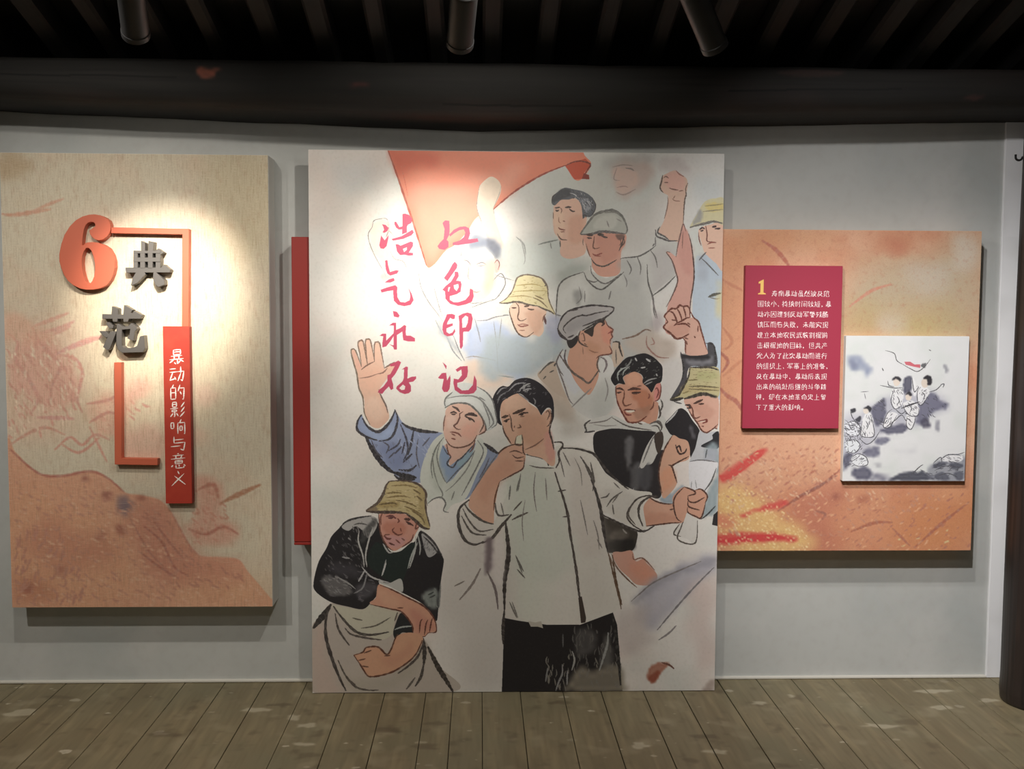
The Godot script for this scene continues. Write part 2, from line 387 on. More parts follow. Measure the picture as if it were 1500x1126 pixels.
line 110,60,48 5.2 1630,1070 1640,1092 1643,1117 1653,1127 1675,1119
line 120,50,44 5.8 1663,1141 1678,1138 1702,1133 1701,1142 1682,1149
poly 226,206,190 1669,1141 1697,1136 1694,1141 1675,1146
line 120,60,50 4.1 1680,1161 1690,1163
line 100,56,46 5.2 1621,1089 1637,1117 1660,1146 1679,1177 1702,1189 1730,1172 1751,1152
line 110,70,60 4.1 1736,1168 1749,1174
wash 150,166,178 .8 5 1505,1471 1562,1449 1603,1414 1610,1446 1563,1503 1512,1496
fill 214,169,144 1552,1203 1584,1214 1623,1231 1626,1303 1560,1332 1577,1407 1537,1465 1515,1471 1499,1395 1498,1338 1516,1268
wash 222,155,122 .5 7 1510,1357 1561,1344 1562,1420 1518,1445
line 80,50,40 5.8 1577,1407 1557,1344 1557,1331 1626,1293
line 80,50,40 5.8 1552,1205 1518,1265 1500,1331 1498,1388 1512,1452
line 60,40,36 6.4 1568,1243 1585,1280 1610,1274 1616,1258
line 60,40,36 5.8 1572,1258 1584,1246 1594,1274
line 90,60,50 4.1 1538,1330 1560,1334
fill 226,225,228 1627,1326 1645,1312 1699,1309 1751,1317 1748,1356 1726,1407 1699,1449 1651,1439 1633,1426
line 120,118,122 4.7 1631,1315 1680,1308 1751,1317
line 170,168,172 3.5 1641,1401 1638,1433
line 170,168,172 3.5 1656,1395 1663,1433
line 90,90,90 4.7 1747,1344 1726,1401 1695,1446
fill 222,218,212 1621,1528 1672,1564 1660,1672 1623,1653 1566,1631 1590,1586 1608,1560
line 86,78,72 4.7 1621,1535 1599,1599 1585,1656 1660,1672 1669,1573
line 86,78,72 4.1 1590,1589 1566,1631 1597,1643
fill 66,60,54 1244,1544 1266,1560 1317,1580 1400,1614 1405,1662 1385,1706 1331,1712 1274,1710 1264,1649
wash 120,112,104 .6 6 1280,1636 1343,1611 1368,1649 1305,1675
wash 34,32,32 .7 5 1293,1662 1394,1662 1382,1704 1280,1704
line 150,146,140 5.8 1343,1611 1362,1630
fill 212,161,142 1300,1716 1344,1710 1385,1706 1402,1752 1433,1742 1453,1765 1482,1791 1498,1823 1473,1855 1409,1855 1371,1822 1326,1777
wash 220,153,128 .6 9 1370,1765 1433,1752 1485,1810 1435,1842
line 110,80,66 5.2 1296,1720 1319,1777 1371,1835 1409,1868
line 120,90,76 4.7 1280,1713 1307,1777
line 130,90,74 4.1 1388,1720 1395,1745 1433,1739 1485,1791
fill 212,163,140 1413,1528 1433,1487 1458,1470 1493,1491 1531,1500 1558,1500 1559,1471 1581,1442 1609,1426 1644,1438 1658,1440 1683,1436 1710,1465 1701,1497 1692,1535 1683,1562 1653,1557 1624,1538 1615,1560 1602,1583 1558,1586 1495,1592 1441,1598 1418,1573
wash 198,145,122 .5 7 1431,1547 1545,1547 1590,1573 1495,1589 1444,1592
wash 220,175,152 .5 6 1442,1484 1544,1509 1544,1535 1456,1528
line 84,52,42 5.8 1609,1426 1648,1440 1657,1455 1626,1465
line 84,52,42 5.2 1658,1440 1683,1436 1710,1465 1701,1497
line 84,52,42 5.2 1626,1465 1629,1487 1658,1493 1699,1471
line 84,52,42 5.2 1626,1490 1630,1512 1678,1528
line 84,52,42 5.2 1624,1516 1627,1538 1659,1554 1685,1560 1703,1497
line 84,52,42 5.2 1606,1428 1572,1465 1563,1503 1577,1560 1599,1579
line 84,52,42 5.2 1455,1471 1493,1491 1531,1500 1558,1500
line 84,52,42 5.2 1441,1598 1495,1591 1552,1584 1596,1583
line 96,62,50 4.1 1548,1525 1563,1523
wash 178,176,188 .75 16 1410,1926 1530,1804 1745,1721 1749,1772 1501,2043 1457,2055
wash 160,158,168 .7 9 1391,1926 1498,1823 1656,1766 1745,1734 1746,1760 1625,1804 1499,1868 1417,1939
wash 196,184,180 .6 19 1334,1964 1436,1965 1457,2055 1502,2101 1362,2159
wash 212,189,182 .5 25 1627,1914 1751,1850 1757,2174 1663,2173
line 126,122,126 7.0 1501,2056 1564,1978 1658,1869 1746,1779
line 140,134,136 7.0 1508,2101 1553,2069 1584,2037
line 130,124,124 5.8 1385,1929 1423,1894 1498,1836 1688,1753
wash 176,120,100 .9 4 1456,2263 1478,2218 1516,2202 1555,2205 1542,2225 1511,2264 1486,2296
wash 150,80,62 .8 4 1460,2270 1485,2250 1517,2237 1492,2293
line 110,70,58 7.0 1523,2202 1555,2212 1578,2231
wash 160,140,130 .6 6 1711,2310 1752,2278 1753,2337 1705,2337
fill 221,217,208 882,1314 944,1334 1026,1340 1043,1269 1072,1245 1208,1269 1259,1358 1379,1435 1468,1453 1433,1513 1443,1611 1381,1599 1258,1542 1278,1686 1306,1836 1338,1951 1198,2020 1014,2031 847,2003 838,1865 846,1685 857,1536 838,1388
fill 221,216,208 633,1530 668,1491 692,1521 774,1581 818,1506 862,1432 892,1521 819,1610 760,1655 692,1679 648,1625
wash 206,212,198 .6 58 847,1388 979,1358 1011,1685 984,1986 865,1985
wash 196,190,180 .5 52 1129,1626 1277,1626 1310,1927 1192,1987
wash 210,196,190 .5 35 775,1685 839,1655 842,2167 806,2167
wash 200,194,188 .7 47 539,1685 833,1566 843,2288 599,2317 539,1984
wash 198,204,192 .5 19 862,1369 1037,1363 1102,1598 1129,1790 864,1789
wash 202,192,184 .5 15 1137,1281 1240,1445 1267,1662 1167,1726 1114,1471
wash 196,190,182 .5 9 1265,1445 1366,1445 1404,1496 1380,1586 1291,1560
line 60,54,52 8.7 1074,1257 1137,1259 1187,1271 1219,1287 1264,1344 1315,1395 1366,1436
line 84,78,74 7.0 1156,1294 1194,1350 1214,1395 1211,1445
line 60,54,52 12.8 1204,1395 1224,1445 1247,1528 1264,1636 1280,1713
line 90,84,80 5.8 1175,1325 1214,1407
line 90,84,80 5.8 1200,1319 1220,1407
line 110,104,100 4.1 1081,1275 1112,1335
line 110,104,100 4.1 1068,1300 1088,1382
line 70,62,58 7.6 1043,1232 1074,1232 1079,1249 1062,1275 1065,1313 1050,1344
line 66,60,56 7.6 924,1286 974,1294 1009,1309 1019,1335
line 96,90,84 4.7 937,1332 974,1341 1043,1344
line 66,58,54 9.3 1047,1363 1063,1414 1085,1477 1105,1553 1115,1630 1135,1738 1145,1809
line 80,72,68 4.7 1060,1445 1095,1439
line 80,72,68 4.7 1083,1557 1114,1552
line 90,84,80 4.7 1246,1474 1271,1468 1284,1452
line 90,84,80 4.7 1272,1512 1297,1477 1341,1445
line 90,84,80 4.7 1297,1503 1304,1547
line 110,104,98 4.1 1328,1452 1297,1496
line 70,62,58 6.4 1493,1465 1442,1465 1398,1484 1361,1547 1387,1592 1431,1618
line 70,62,58 8.7 1493,1471 1455,1471 1417,1503 1412,1547 1431,1598
line 84,76,70 5.2 1386,1496 1367,1547 1399,1592
line 60,54,52 9.3 1247,1544 1317,1579 1387,1611 1438,1619 1482,1595
line 120,112,108 4.1 1232,1656 1255,1694
line 110,112,104 5.2 881,1445 893,1395
line 84,76,70 7.0 863,1569 900,1550 932,1537
line 84,76,70 5.2 869,1528 906,1487
line 110,110,104 4.7 899,1369 887,1445
line 96,94,90 4.7 879,1725 908,1802
line 66,58,54 9.9 1119,1656 1142,1784 1156,1893 1169,1957
poly 66,56,50 1153,1912 1168,1906 1188,2002 1185,2022 1166,2025
line 96,72,52 7.0 1281,1714 1307,1816 1334,1926 1341,1964
line 90,66,48 7.0 1300,1726 1317,1836 1344,1945
line 90,86,80 4.7 879,1725 914,1796
line 90,86,80 4.7 886,1786 921,1825
line 120,116,110 4.7 865,1930 890,2001
poly 34,31,33 829,2000 895,2013 1014,2031 1162,2032 1305,1978 1324,2033 1337,2169 1351,2331 822,2328 827,2167
wash 96,94,92 .7 9 1145,2067 1221,2054 1222,2145 1158,2170
wash 110,108,104 .75 7 1272,2067 1298,2106 1306,2223 1248,2210 1260,2145
wash 150,142,126 .8 9 1121,2274 1171,2222 1223,2236 1286,2210 1350,2237 1352,2331 1121,2329
dash 120,116,108 60 40.7 4.1 85 1006,2183 1133,2157 1222,2184 1350,2210 1352,2328 1019,2326
dash 84,82,80 50 40.7 4.1 88 1106,2041 1310,2029 1331,2210 1120,2209
line 150,152,150 8.7 1285,2068 1282,2119 1264,2184 1248,2236
line 160,160,156 7.0 1129,2151 1139,2190 1127,2235
line 140,140,140 7.0 1085,2209 1086,2248 1070,2287 1058,2326
line 150,150,150 5.8 1108,2235 1107,2300
line 130,130,130 5.8 1022,2222 1013,2286
line 90,90,92 4.7 1087,2073 1088,2131
line 30,28,28 11.6 1303,1984 1323,2107 1334,2204 1342,2302
poly 190,184,172 935,2014 966,2021 992,2015 1001,2047 979,2040 947,2040
fill 220,179,155 810,1105 817,1061 845,1039 882,1022 913,1042 938,1067 970,1089 986,1115 1004,1095 1026,1090 1030,1129 1022,1161 1022,1186 1042,1264 1047,1324 1028,1334 990,1302 934,1287 908,1268 855,1241 833,1199 820,1161
wash 202,155,130 .6 7 914,1117 995,1123 1014,1192 965,1249 914,1230 889,1186
wash 214,153,144 .6 4 1005,1192 1030,1192 1047,1293 1022,1318 1002,1249
wash 230,195,172 .6 5 832,1048 888,1032 932,1073 889,1092 832,1092
fill 45,42,48 776,1050 795,1008 819,990 844,992 875,964 925,955 972,973 1013,1010 1036,1048 1041,1110 1037,1135 1028,1150 1030,1092 1010,1084 989,1110 985,1114 964,1079 932,1057 907,1029 882,1022 845,1039 817,1061 808,1105 810,1136 818,1159 798,1147 783,1105
dash 92,90,98 60 17.5 2.3 -40 785,1048 820,995 875,970 932,960 1013,1013 1036,1092 989,1104 932,1054 882,1020 820,1054
dash 168,168,172 26 14.6 2.3 -35 882,1011 913,979 938,979 944,1004 913,1023
line 150,150,158 4.1 845,1011 876,982 919,976
line 170,170,172 6.4 894,1004 919,985 938,979
line 160,160,164 5.8 907,1010 932,1001 944,1004
line 140,140,146 4.7 888,1023 913,1039 932,1054
line 140,140,146 4.1 795,1026 816,1001 838,998
line 120,120,126 4.1 798,1064 807,1036 832,1017
line 130,130,134 4.7 951,1042 960,1054 957,1070
line 70,50,42 8.7 817,1125 845,1117
line 66,46,38 11.1 865,1108 895,1097 917,1087
line 60,44,38 5.8 825,1142 845,1133 851,1133
line 56,40,36 7.0 831,1142 839,1141
line 60,44,38 5.8 889,1115 904,1106 931,1104
line 56,40,36 8.7 897,1112 907,1112
line 110,80,66 3.5 895,1122 914,1120
line 100,68,56 4.4 848,1111 856,1133 858,1161 864,1184 870,1181
line 120,84,70 3.8 872,1161 870,1169
line 110,74,60 4.1 892,1156 898,1167 883,1170
line 84,60,50 4.9 820,1161 827,1189 846,1221 858,1239
line 130,90,74 4.1 996,1217 965,1242 933,1258 915,1265
line 96,66,54 4.7 1026,1095 1030,1129 1020,1157 1009,1164
line 110,78,64 4.1 1006,1104 1014,1095 1022,1110 1011,1136
line 70,54,50 6.4 1030,1148 1022,1183 1033,1223 1042,1264
poly 214,212,188 883,1205 903,1199 905,1227 877,1233
line 100,90,70 3.8 883,1205 877,1236
line 100,90,70 3.8 903,1200 908,1230
fill 215,171,148 675,1496 701,1420 751,1351 807,1275 857,1245 876,1243 907,1240 920,1281 909,1344 870,1369 811,1401 795,1471 786,1528 780,1588 733,1567 689,1529
wash 202,151,128 .5 10 720,1420 795,1332 857,1300 870,1357 795,1420 745,1496
poly 222,218,196 879,1209 901,1201 904,1240 876,1242
line 90,70,56 4.1 879,1209 876,1242 907,1240 902,1201
line 84,54,44 5.5 688,1452 708,1414 751,1351 807,1275 857,1245 907,1240
line 90,58,48 4.7 907,1240 910,1275 920,1287
line 100,66,54 4.1 851,1275 876,1269 907,1281
line 100,66,54 4.1 863,1287 882,1300 914,1294
line 100,66,54 4.1 876,1313 911,1313
line 90,58,48 4.7 914,1300 909,1344 870,1369 811,1401
line 100,60,40 4.7 808,1404 789,1471 783,1528
line 66,60,58 11.6 676,1483 639,1515 630,1559 639,1616 664,1661 702,1677 740,1664
line 76,70,66 8.7 658,1502 683,1534 733,1572 783,1588
line 90,84,80 6.4 651,1521 677,1572 721,1617 783,1610
line 84,78,74 7.0 645,1553 689,1623 752,1636
line 84,78,74 7.0 789,1496 802,1547 852,1547
line 70,62,58 11.6 859,1547 815,1598 777,1648 733,1671
line 58,52,50 14.0 834,1572 843,1649 850,1725 844,1805
line 120,116,110 5.2 814,1496 827,1547
line 110,110,106 5.8 855,1420 849,1483
wash 150,134,140 .7 6 752,1661 780,1655 778,1789 746,1789
wash 120,108,110 .8 5 755,1655 780,1655 775,1757 753,1815 749,1757
line 110,98,98 9.3 756,1795 791,1872 804,1962
line 130,120,114 8.7 727,1783 690,1853 636,1920
line 120,112,104 5.2 658,1837 614,1860
line 52,46,44 14.6 846,1636 844,1732 832,1847 832,1962
line 52,46,44 11.6 832,1962 826,2040 827,2117
line 110,106,100 5.2 854,1930 886,2001
wash 222,214,210 .6 6 784,1668 828,1668 822,1847 784,1815
fill 152,164,196 199,1179 205,1138 217,1116 247,1169 290,1188 334,1153 359,1100 390,1144 433,1172 483,1186 564,1194 520,1231 489,1300 476,1401 420,1398 358,1373 296,1313 234,1210
wash 172,190,222 .6 9 216,1150 284,1194 346,1163 352,1206 296,1225 234,1188
wash 120,132,168 .5 10 296,1250 358,1244 408,1300 383,1344 321,1319
fill 148,160,186 741,1237 802,1281 757,1344 708,1414 683,1464 658,1474 707,1363 752,1281
fill 224,185,168 576,1241 694,1228 688,1269 632,1307 598,1335 585,1294
fill 146,166,196 564,1244 592,1291 589,1335 626,1310 645,1300 707,1234 701,1275 639,1351 582,1407 545,1319 548,1269
wash 160,186,190 .6 6 632,1313 701,1256 688,1294 645,1344
fill 213,217,209 564,1194 520,1231 483,1307 467,1395 495,1471 498,1502 520,1483 539,1474 564,1483 576,1502 570,1540 589,1521 608,1502 664,1474 714,1363 754,1275 732,1218 710,1228 676,1307 582,1407 548,1319 564,1241 570,1212
wash 190,196,186 .6 7 532,1250 557,1319 582,1395 545,1445 514,1395 520,1294
wash 196,200,190 .5 9 582,1420 682,1325 726,1269 707,1357 645,1458 595,1483
line 120,124,120 4.7 567,1212 532,1263 514,1332 520,1388
line 130,134,128 4.7 551,1237 539,1300 564,1382 582,1411
line 120,122,120 4.7 713,1225 738,1269 714,1332 645,1464
line 140,142,138 4.1 701,1269 670,1344 614,1414 576,1445
line 96,100,110 4.7 582,1407 626,1357 670,1313 701,1269
line 110,110,108 4.7 501,1496 526,1477 557,1471 576,1496 567,1528 589,1537
line 130,120,112 4.1 483,1445 498,1508
line 70,70,80 4.7 564,1250 582,1281 598,1294 582,1325 607,1341 626,1313 648,1297 701,1237
line 50,48,54 17.5 234,1207 259,1257 296,1313 333,1351 370,1370
line 46,44,48 18.9 358,1363 408,1379 451,1385
line 50,48,54 11.6 358,1376 383,1392 445,1394
line 56,54,60 8.7 377,1351 420,1354 451,1332
line 56,54,58 12.8 390,1150 421,1169 476,1184 545,1190
line 56,54,60 8.7 217,1116 201,1141 199,1179 234,1207 284,1225
line 54,52,60 10.5 222,1132 247,1169 290,1187 334,1150 359,1100
line 60,60,70 8.7 359,1094 371,1131 358,1188 334,1219 290,1228
line 70,70,84 7.0 383,1156 408,1219 414,1269 395,1313
line 74,74,88 6.4 333,1269 371,1244 383,1219
line 74,74,88 6.4 358,1282 389,1250
line 74,74,88 6.4 389,1282 402,1231
line 64,64,74 8.7 439,1181 427,1244 414,1288
line 66,66,76 7.6 395,1319 433,1282
line 84,84,96 5.2 333,1301 358,1275
line 56,54,58 13.4 741,1237 770,1259 801,1281
line 110,112,122 5.2 801,1281 751,1351 689,1452
fill 229,191,174 573,1120 580,1086 611,1066 655,1065 698,1088 730,1123 739,1157 748,1176 713,1202 696,1233 668,1249 630,1256 599,1249 577,1225 566,1183 570,1151
wash 236,173,154 .5 7 667,1151 723,1151 699,1214 649,1214 643,1176
wash 238,209,196 .6 4 583,1120 618,1126 611,1170 583,1170
fill 229,193,178 727,1164 739,1156 749,1170 745,1189 717,1201 713,1192
fill 213,216,213 568,1070 576,1042 599,1020 617,989 642,978 679,979 711,994 748,1016 779,1054 796,1151 752,1184 744,1151 720,1110 680,1073 642,1064 605,1067 574,1084
wash 226,228,226 .6 4 583,1045 655,1039 717,1063 748,1107 698,1079 642,1057 586,1070
line 110,112,112 4.7 711,994 748,1016 776,1051 789,1101 795,1151 773,1170
line 110,110,108 6.4 574,1084 605,1067 642,1063 680,1071 720,1109 744,1151 752,1182
line 120,122,120 4.7 577,1079 571,1067 577,1042 605,1017
line 130,132,132 4.4 583,1043 636,1034 698,1035 736,1060 761,1101 780,1145
line 130,132,132 4.4 736,1066 761,1126 764,1163
line 130,132,132 4.4 754,1079 776,1126 780,1151 758,1176
line 140,142,142 4.1 720,1038 745,1054
line 84,66,62 7.6 605,1079 621,1085 636,1101
line 80,62,58 5.8 596,1107 611,1101 624,1109
line 80,60,56 5.8 602,1112 618,1112
line 66,50,48 11.1 661,1115 686,1110 711,1120
line 70,50,46 6.4 658,1120 677,1129 692,1135 700,1146
line 60,44,42 8.7 677,1132 683,1134
line 110,72,64 4.7 650,1101 636,1110 636,1126 624,1151 611,1161 621,1173 630,1177 641,1176
line 130,74,66 5.2 596,1189 611,1189 630,1195 644,1209
line 140,84,74 4.1 601,1195 618,1204
line 140,84,74 4.7 601,1215 618,1220
line 110,74,62 4.7 577,1220 593,1244 618,1255 649,1253 680,1242 699,1223 710,1201
line 130,90,78 4.1 574,1117 568,1151 566,1183
line 110,78,68 4.4 730,1126 739,1154 730,1176 721,1192
line 110,78,68 4.4 745,1163 745,1185 717,1201
line 120,80,70 4.7 580,1239 587,1277 599,1292
line 120,80,70 4.7 702,1223 693,1258 677,1277
fill 226,187,166 174,841 182,835 193,844 218,909 204,816 208,802 225,802 243,900 235,804 242,793 256,796 273,887 273,813 282,804 295,810 313,915 325,909 359,889 356,921 325,962 297,1002 300,1027 315,1058 334,1111 328,1140 290,1172 253,1158 232,1108 228,1046 207,996 198,940
wash 230,173,160 .6 6 180,841 199,860 218,915 205,922 193,885
wash 232,183,160 .5 11 217,922 297,909 310,959 272,1021 223,996
wash 238,209,190 .5 9 235,1058 297,1046 321,1121 259,1146
line 120,104,90 5.2 218,909 193,841 179,835 174,848 186,897 198,940 207,1002 223,1040 230,1108 253,1158
line 130,104,90 4.4 218,909 212,860 203,810 213,799 225,802 236,860 243,900
line 130,104,90 4.4 243,897 235,804 243,793 255,796 267,847 273,887
line 130,104,90 4.4 273,887 273,816 283,804 295,810 305,859 315,915
line 120,96,84 4.7 315,915 325,909 359,889
line 130,96,84 4.1 217,922 242,903 273,887
line 140,100,88 4.1 285,940 310,934 328,915
line 150,110,96 3.5 208,959 248,953 285,940
line 110,90,80 4.7 291,1008 303,1039 322,1077 329,1108
line 120,114,108 4.1 962,1363 956,1445 969,1534
line 128,122,116 4.1 1006,1388 1013,1483
line 120,114,108 4.1 1158,1483 1178,1573 1191,1636
line 120,114,108 4.1 1216,1573 1235,1636 1242,1700
line 110,104,98 4.1 1302,1407 1328,1433
line 130,124,118 3.5 1131,1300 1157,1357 1164,1420
line 130,124,118 3.5 919,1483 907,1572 913,1661
line 84,84,98 5.2 309,1232 333,1250 321,1282
line 84,84,98 5.2 259,1225 278,1269 308,1301
line 96,96,110 4.7 458,1219 451,1282 464,1344
line 96,96,110 4.7 508,1212 476,1250
line 130,134,128 4.1 545,1420 564,1458 551,1477
line 130,134,128 4.1 614,1445 601,1483
line 130,134,128 4.1 520,1281 526,1357 545,1420
line 96,96,110 4.7 763,1300 745,1344 720,1388
dash 120,130,160 40 26.2 2.9 55 234,1213 334,1219 420,1282 458,1370 370,1363 296,1307
dash 176,188,218 30 23.3 2.9 60 334,1206 483,1200 520,1231 470,1344 395,1294
fill 190,180,170 -1,2049 37,1998 81,1934 169,1947 281,1954 382,1973 432,2038 476,2083 507,2128 558,2219 609,2326 -3,2322
wash 200,178,166 .6 12 5,2062 55,2036 67,2165 116,2320 3,2319
fill 198,194,176 84,1940 156,1952 219,1961 250,1938 369,1967 356,2012 350,2063 300,2095 231,2075 187,2062 125,1985
wash 186,176,168 .6 10 62,1972 118,2011 180,2101 180,2204 104,2190 61,2075
wash 176,168,154 .6 15 167,2268 331,2256 470,2115 495,2141 457,2244 330,2321 179,2320
fill 39,37,40 8,1844 29,1755 64,1692 86,1641 121,1603 164,1565 258,1553 295,1597 332,1699 382,1705 445,1661 470,1617 526,1661 564,1731 568,1757 555,1846 545,1961 533,2013 482,1942 419,1903 382,1884 294,1836 294,1877 256,1928 219,1959 156,1948 81,1927 19,1883
fill 36,46,44 276,1667 320,1699 332,1718 382,1705 432,1667 451,1693 413,1782 388,1839 351,1845 288,1807 238,1749
wash 70,68,74 .7 9 76,1762 170,1756 207,1807 144,1819 76,1794
wash 120,118,118 .8 5 47,1819 88,1813 157,1851 169,1889 119,1902 69,1889 47,1851
wash 100,98,104 .6 6 188,1864 244,1839 282,1864 244,1909 200,1909
wash 150,158,154 .8 6 476,1903 533,1865 545,1897 539,1955 501,1948
fill 186,186,182 288,1836 332,1845 382,1826 394,1871 382,1884 332,1858 294,1845
fill 178,176,174 130,1597 171,1566 258,1553 283,1572 276,1610 245,1648 220,1616 189,1597 158,1616
fill 172,170,170 473,1629 501,1648 539,1693 533,1718 501,1731 482,1680
wash 74,74,74 .8 4 245,1584 283,1572 232,1660 207,1660
dash 110,108,108 46 23.3 2.9 60 133,1603 258,1559 283,1584 245,1660 189,1616
dash 120,120,122 34 23.3 2.9 -60 476,1635 539,1693 526,1724 482,1699
dash 76,74,78 60 29.1 3.5 50 45,1736 127,1616 189,1616 232,1775 57,1800
line 190,190,188 5.8 205,1616 201,1660 220,1724 226,1775
line 190,190,188 5.8 264,1603 245,1660 232,1724 238,1775
line 180,182,180 5.8 307,1673 332,1711 351,1708
line 180,182,180 5.8 448,1641 445,1699 420,1781
line 170,172,170 5.8 457,1635 467,1686 464,1724
line 150,152,150 5.8 320,1743 307,1800
line 50,48,50 5.8 124,1600 152,1575 202,1559 258,1551
line 80,78,78 4.7 183,1590 208,1584 239,1590
line 60,58,60 5.8 482,1642 520,1680 545,1718
line 60,58,60 5.8 470,1616 520,1661 564,1731
line 150,150,152 5.8 132,1730 163,1736
line 140,140,142 5.8 158,1647 167,1654
dash 130,130,132 60 23.3 2.6 35 47,1819 107,1813 169,1858 156,1902 75,1892
dash 130,138,134 40 20.4 2.6 70 476,1903 539,1865 545,1955 501,1948
dash 84,82,88 50 29.1 3.5 20 32,1755 188,1749 282,1858 231,1941 44,1889
line 190,190,190 5.8 216,1775 251,1813 294,1832 338,1845
line 180,180,182 5.8 229,1788 200,1839
line 130,130,134 5.8 238,1800 219,1864 181,1890
line 200,200,200 5.8 301,1813 320,1756
line 150,150,150 4.7 101,1813 157,1845 188,1870
line 170,176,172 5.8 413,1782 432,1718 457,1667
line 60,66,64 5.2 501,1897 526,1884
line 60,66,64 5.2 507,1910 533,1897
line 120,124,122 5.8 555,1846 548,1955
fill 40,42,44 356,2037 382,1977 413,1999 435,2031 432,2067 388,2063 363,2095 350,2070
line 170,176,174 5.8 356,2050 388,2038 432,2035
line 54,50,48 20.4 81,1940 49,1985 5,2042
line 60,54,52 12.8 75,1947 59,2011 61,2087 86,2178 117,2261 145,2320
line 74,66,62 7.6 100,1979 115,2049 161,2120
line 70,64,60 9.9 93,1947 131,1998 187,2056 249,2072 331,2060
line 80,72,68 7.6 143,2043 168,2069 231,2085 300,2095
line 96,90,80 5.2 212,2043 275,2031 338,1996
line 96,90,80 5.2 175,1998 218,2008
line 100,92,82 5.8 356,2012 369,1973
line 84,76,70 7.6 111,2184 142,2249 186,2301 242,2317 286,2317
line 84,76,70 5.8 154,2268 186,2294
line 54,48,44 17.5 501,2128 539,2206 577,2271 609,2326
line 56,50,46 14.6 479,2089 485,2141 482,2206
line 64,58,54 10.5 482,2199 470,2257 444,2302
line 70,62,58 8.7 482,2102 457,2167 413,2212 369,2244
line 90,82,76 7.6 444,2263 406,2315
line 120,104,90 5.8 470,2096 419,2166
fill 209,158,134 287,1852 332,1868 407,1906 482,1947 526,2000 536,2054 507,2064 482,2082 444,2073 433,2038 394,1977 331,1957 250,1934 275,1909
wash 218,173,146 .5 9 288,1871 357,1897 382,1948 306,1941
wash 194,131,116 .5 9 432,1961 507,2012 520,2051 457,2051
line 100,56,44 5.8 294,1855 332,1868 407,1906 482,1947 526,2000 536,2058 501,2064
line 100,56,44 5.2 250,1938 331,1957 388,1973 432,2031 438,2073 482,2082 501,2064
line 100,56,44 5.2 463,2064 467,2019 476,2003
line 100,56,44 5.2 485,2073 492,2025 501,2006
line 100,56,44 5.2 507,2061 514,2019 520,2000
line 110,64,50 4.1 369,1954 394,1954
fill 211,163,134 179,2162 218,2149 230,2130 256,2124 287,2127 318,2159 337,2140 356,2095 381,2070 435,2064 479,2089 447,2160 391,2211 328,2243 249,2257 221,2223 205,2197
wash 200,147,122 .5 10 293,2179 381,2140 432,2102 419,2160 343,2218
line 96,58,44 6.4 179,2162 218,2149 230,2130 256,2124 287,2127 321,2159 340,2137 356,2095 369,2070
line 96,58,44 6.4 179,2162 205,2201 221,2227 249,2257 331,2242 394,2208 447,2160 476,2096
line 100,62,48 4.7 199,2185 230,2178
line 100,62,48 4.7 214,2210 243,2214
line 100,62,48 4.7 224,2153 256,2140
line 100,62,48 4.7 312,2166 337,2163
fill 209,155,138 289,1547 319,1535 363,1537 413,1548 452,1579 463,1598 447,1630 428,1662 387,1689 356,1704 331,1691 306,1655 294,1614 289,1576
wash 190,124,104 .6 5 306,1592 356,1573 406,1598 387,1636 331,1630
wash 198,153,156 .6 4 312,1642 362,1636 406,1655 375,1687 331,1681
fill 199,183,138 236,1528 279,1500 307,1459 324,1413 351,1399 407,1400 460,1415 491,1450 493,1535 510,1600 500,1613 478,1603 448,1575 419,1545 363,1535 282,1534
wash 210,192,146 .6 5 338,1415 438,1415 469,1465 438,1503 338,1497
wash 170,148,98 .7 3 282,1497 363,1484 375,1510 288,1516
wash 176,156,110 .6 3 463,1428 491,1453 491,1535 506,1595 478,1579 463,1516
wash 120,104,92 .7 2 238,1528 275,1510 285,1532 257,1535
dash 150,130,90 140 17.5 2.3 6 250,1525 282,1500 313,1459 329,1415 363,1402 460,1418 488,1453 491,1535 503,1598 469,1586 425,1544 282,1532
dash 222,206,164 60 14.6 2.0 6 319,1491 338,1415 456,1421 481,1516 406,1529
line 92,76,66 10.5 236,1528 257,1513 282,1497 307,1459 322,1418 335,1402
line 92,76,66 7.6 335,1402 363,1399 413,1400 460,1415 491,1450 489,1491 493,1535 509,1598
line 72,58,52 11.6 238,1532 282,1535 322,1535 363,1535 406,1540
line 72,58,52 11.6 406,1540 444,1570 478,1601 508,1609
line 130,110,70 5.8 322,1453 363,1450 388,1453
line 140,118,76 5.8 325,1472 375,1465 413,1469
line 110,92,60 5.8 291,1503 319,1498 350,1495 369,1503
line 130,110,70 5.8 363,1484 406,1491 453,1513
line 130,110,70 5.8 400,1510 431,1522 475,1548
line 120,100,66 5.8 438,1437 469,1456
line 120,100,66 5.8 453,1465 475,1484
line 150,128,84 5.8 344,1421 407,1418 456,1431
line 120,100,66 5.8 431,1529 469,1554 488,1586
line 110,60,60 7.6 322,1554 344,1551 363,1563
line 90,50,48 6.4 331,1560 350,1560
line 70,40,36 10.5 400,1565 425,1567
line 80,46,42 6.4 406,1576 422,1584 438,1595
line 66,40,38 8.7 414,1582 425,1587
line 120,64,54 5.2 369,1563 377,1573 369,1582
line 110,58,48 5.2 356,1604 347,1614 356,1625 372,1635 387,1631 392,1627
line 130,74,62 4.1 381,1605 386,1620
line 110,56,52 5.8 312,1639 325,1649 344,1650
line 110,56,52 5.8 319,1649 337,1654
line 120,64,58 5.2 362,1655 381,1671
line 96,52,48 6.4 333,1669 356,1679
line 130,80,70 4.7 309,1642 319,1633 337,1633
line 130,80,70 4.7 387,1649 400,1658
line 100,60,50 5.2 288,1544 291,1576 295,1617 309,1658 331,1690 350,1703
line 120,70,60 4.7 305,1541 297,1560 299,1592
line 110,64,54 5.2 452,1579 447,1608 463,1598
line 110,64,54 5.2 437,1633 428,1659 387,1689
poly 186,74,102 307,307 322,310 335,323 330,336 316,344 309,341 316,331 313,319
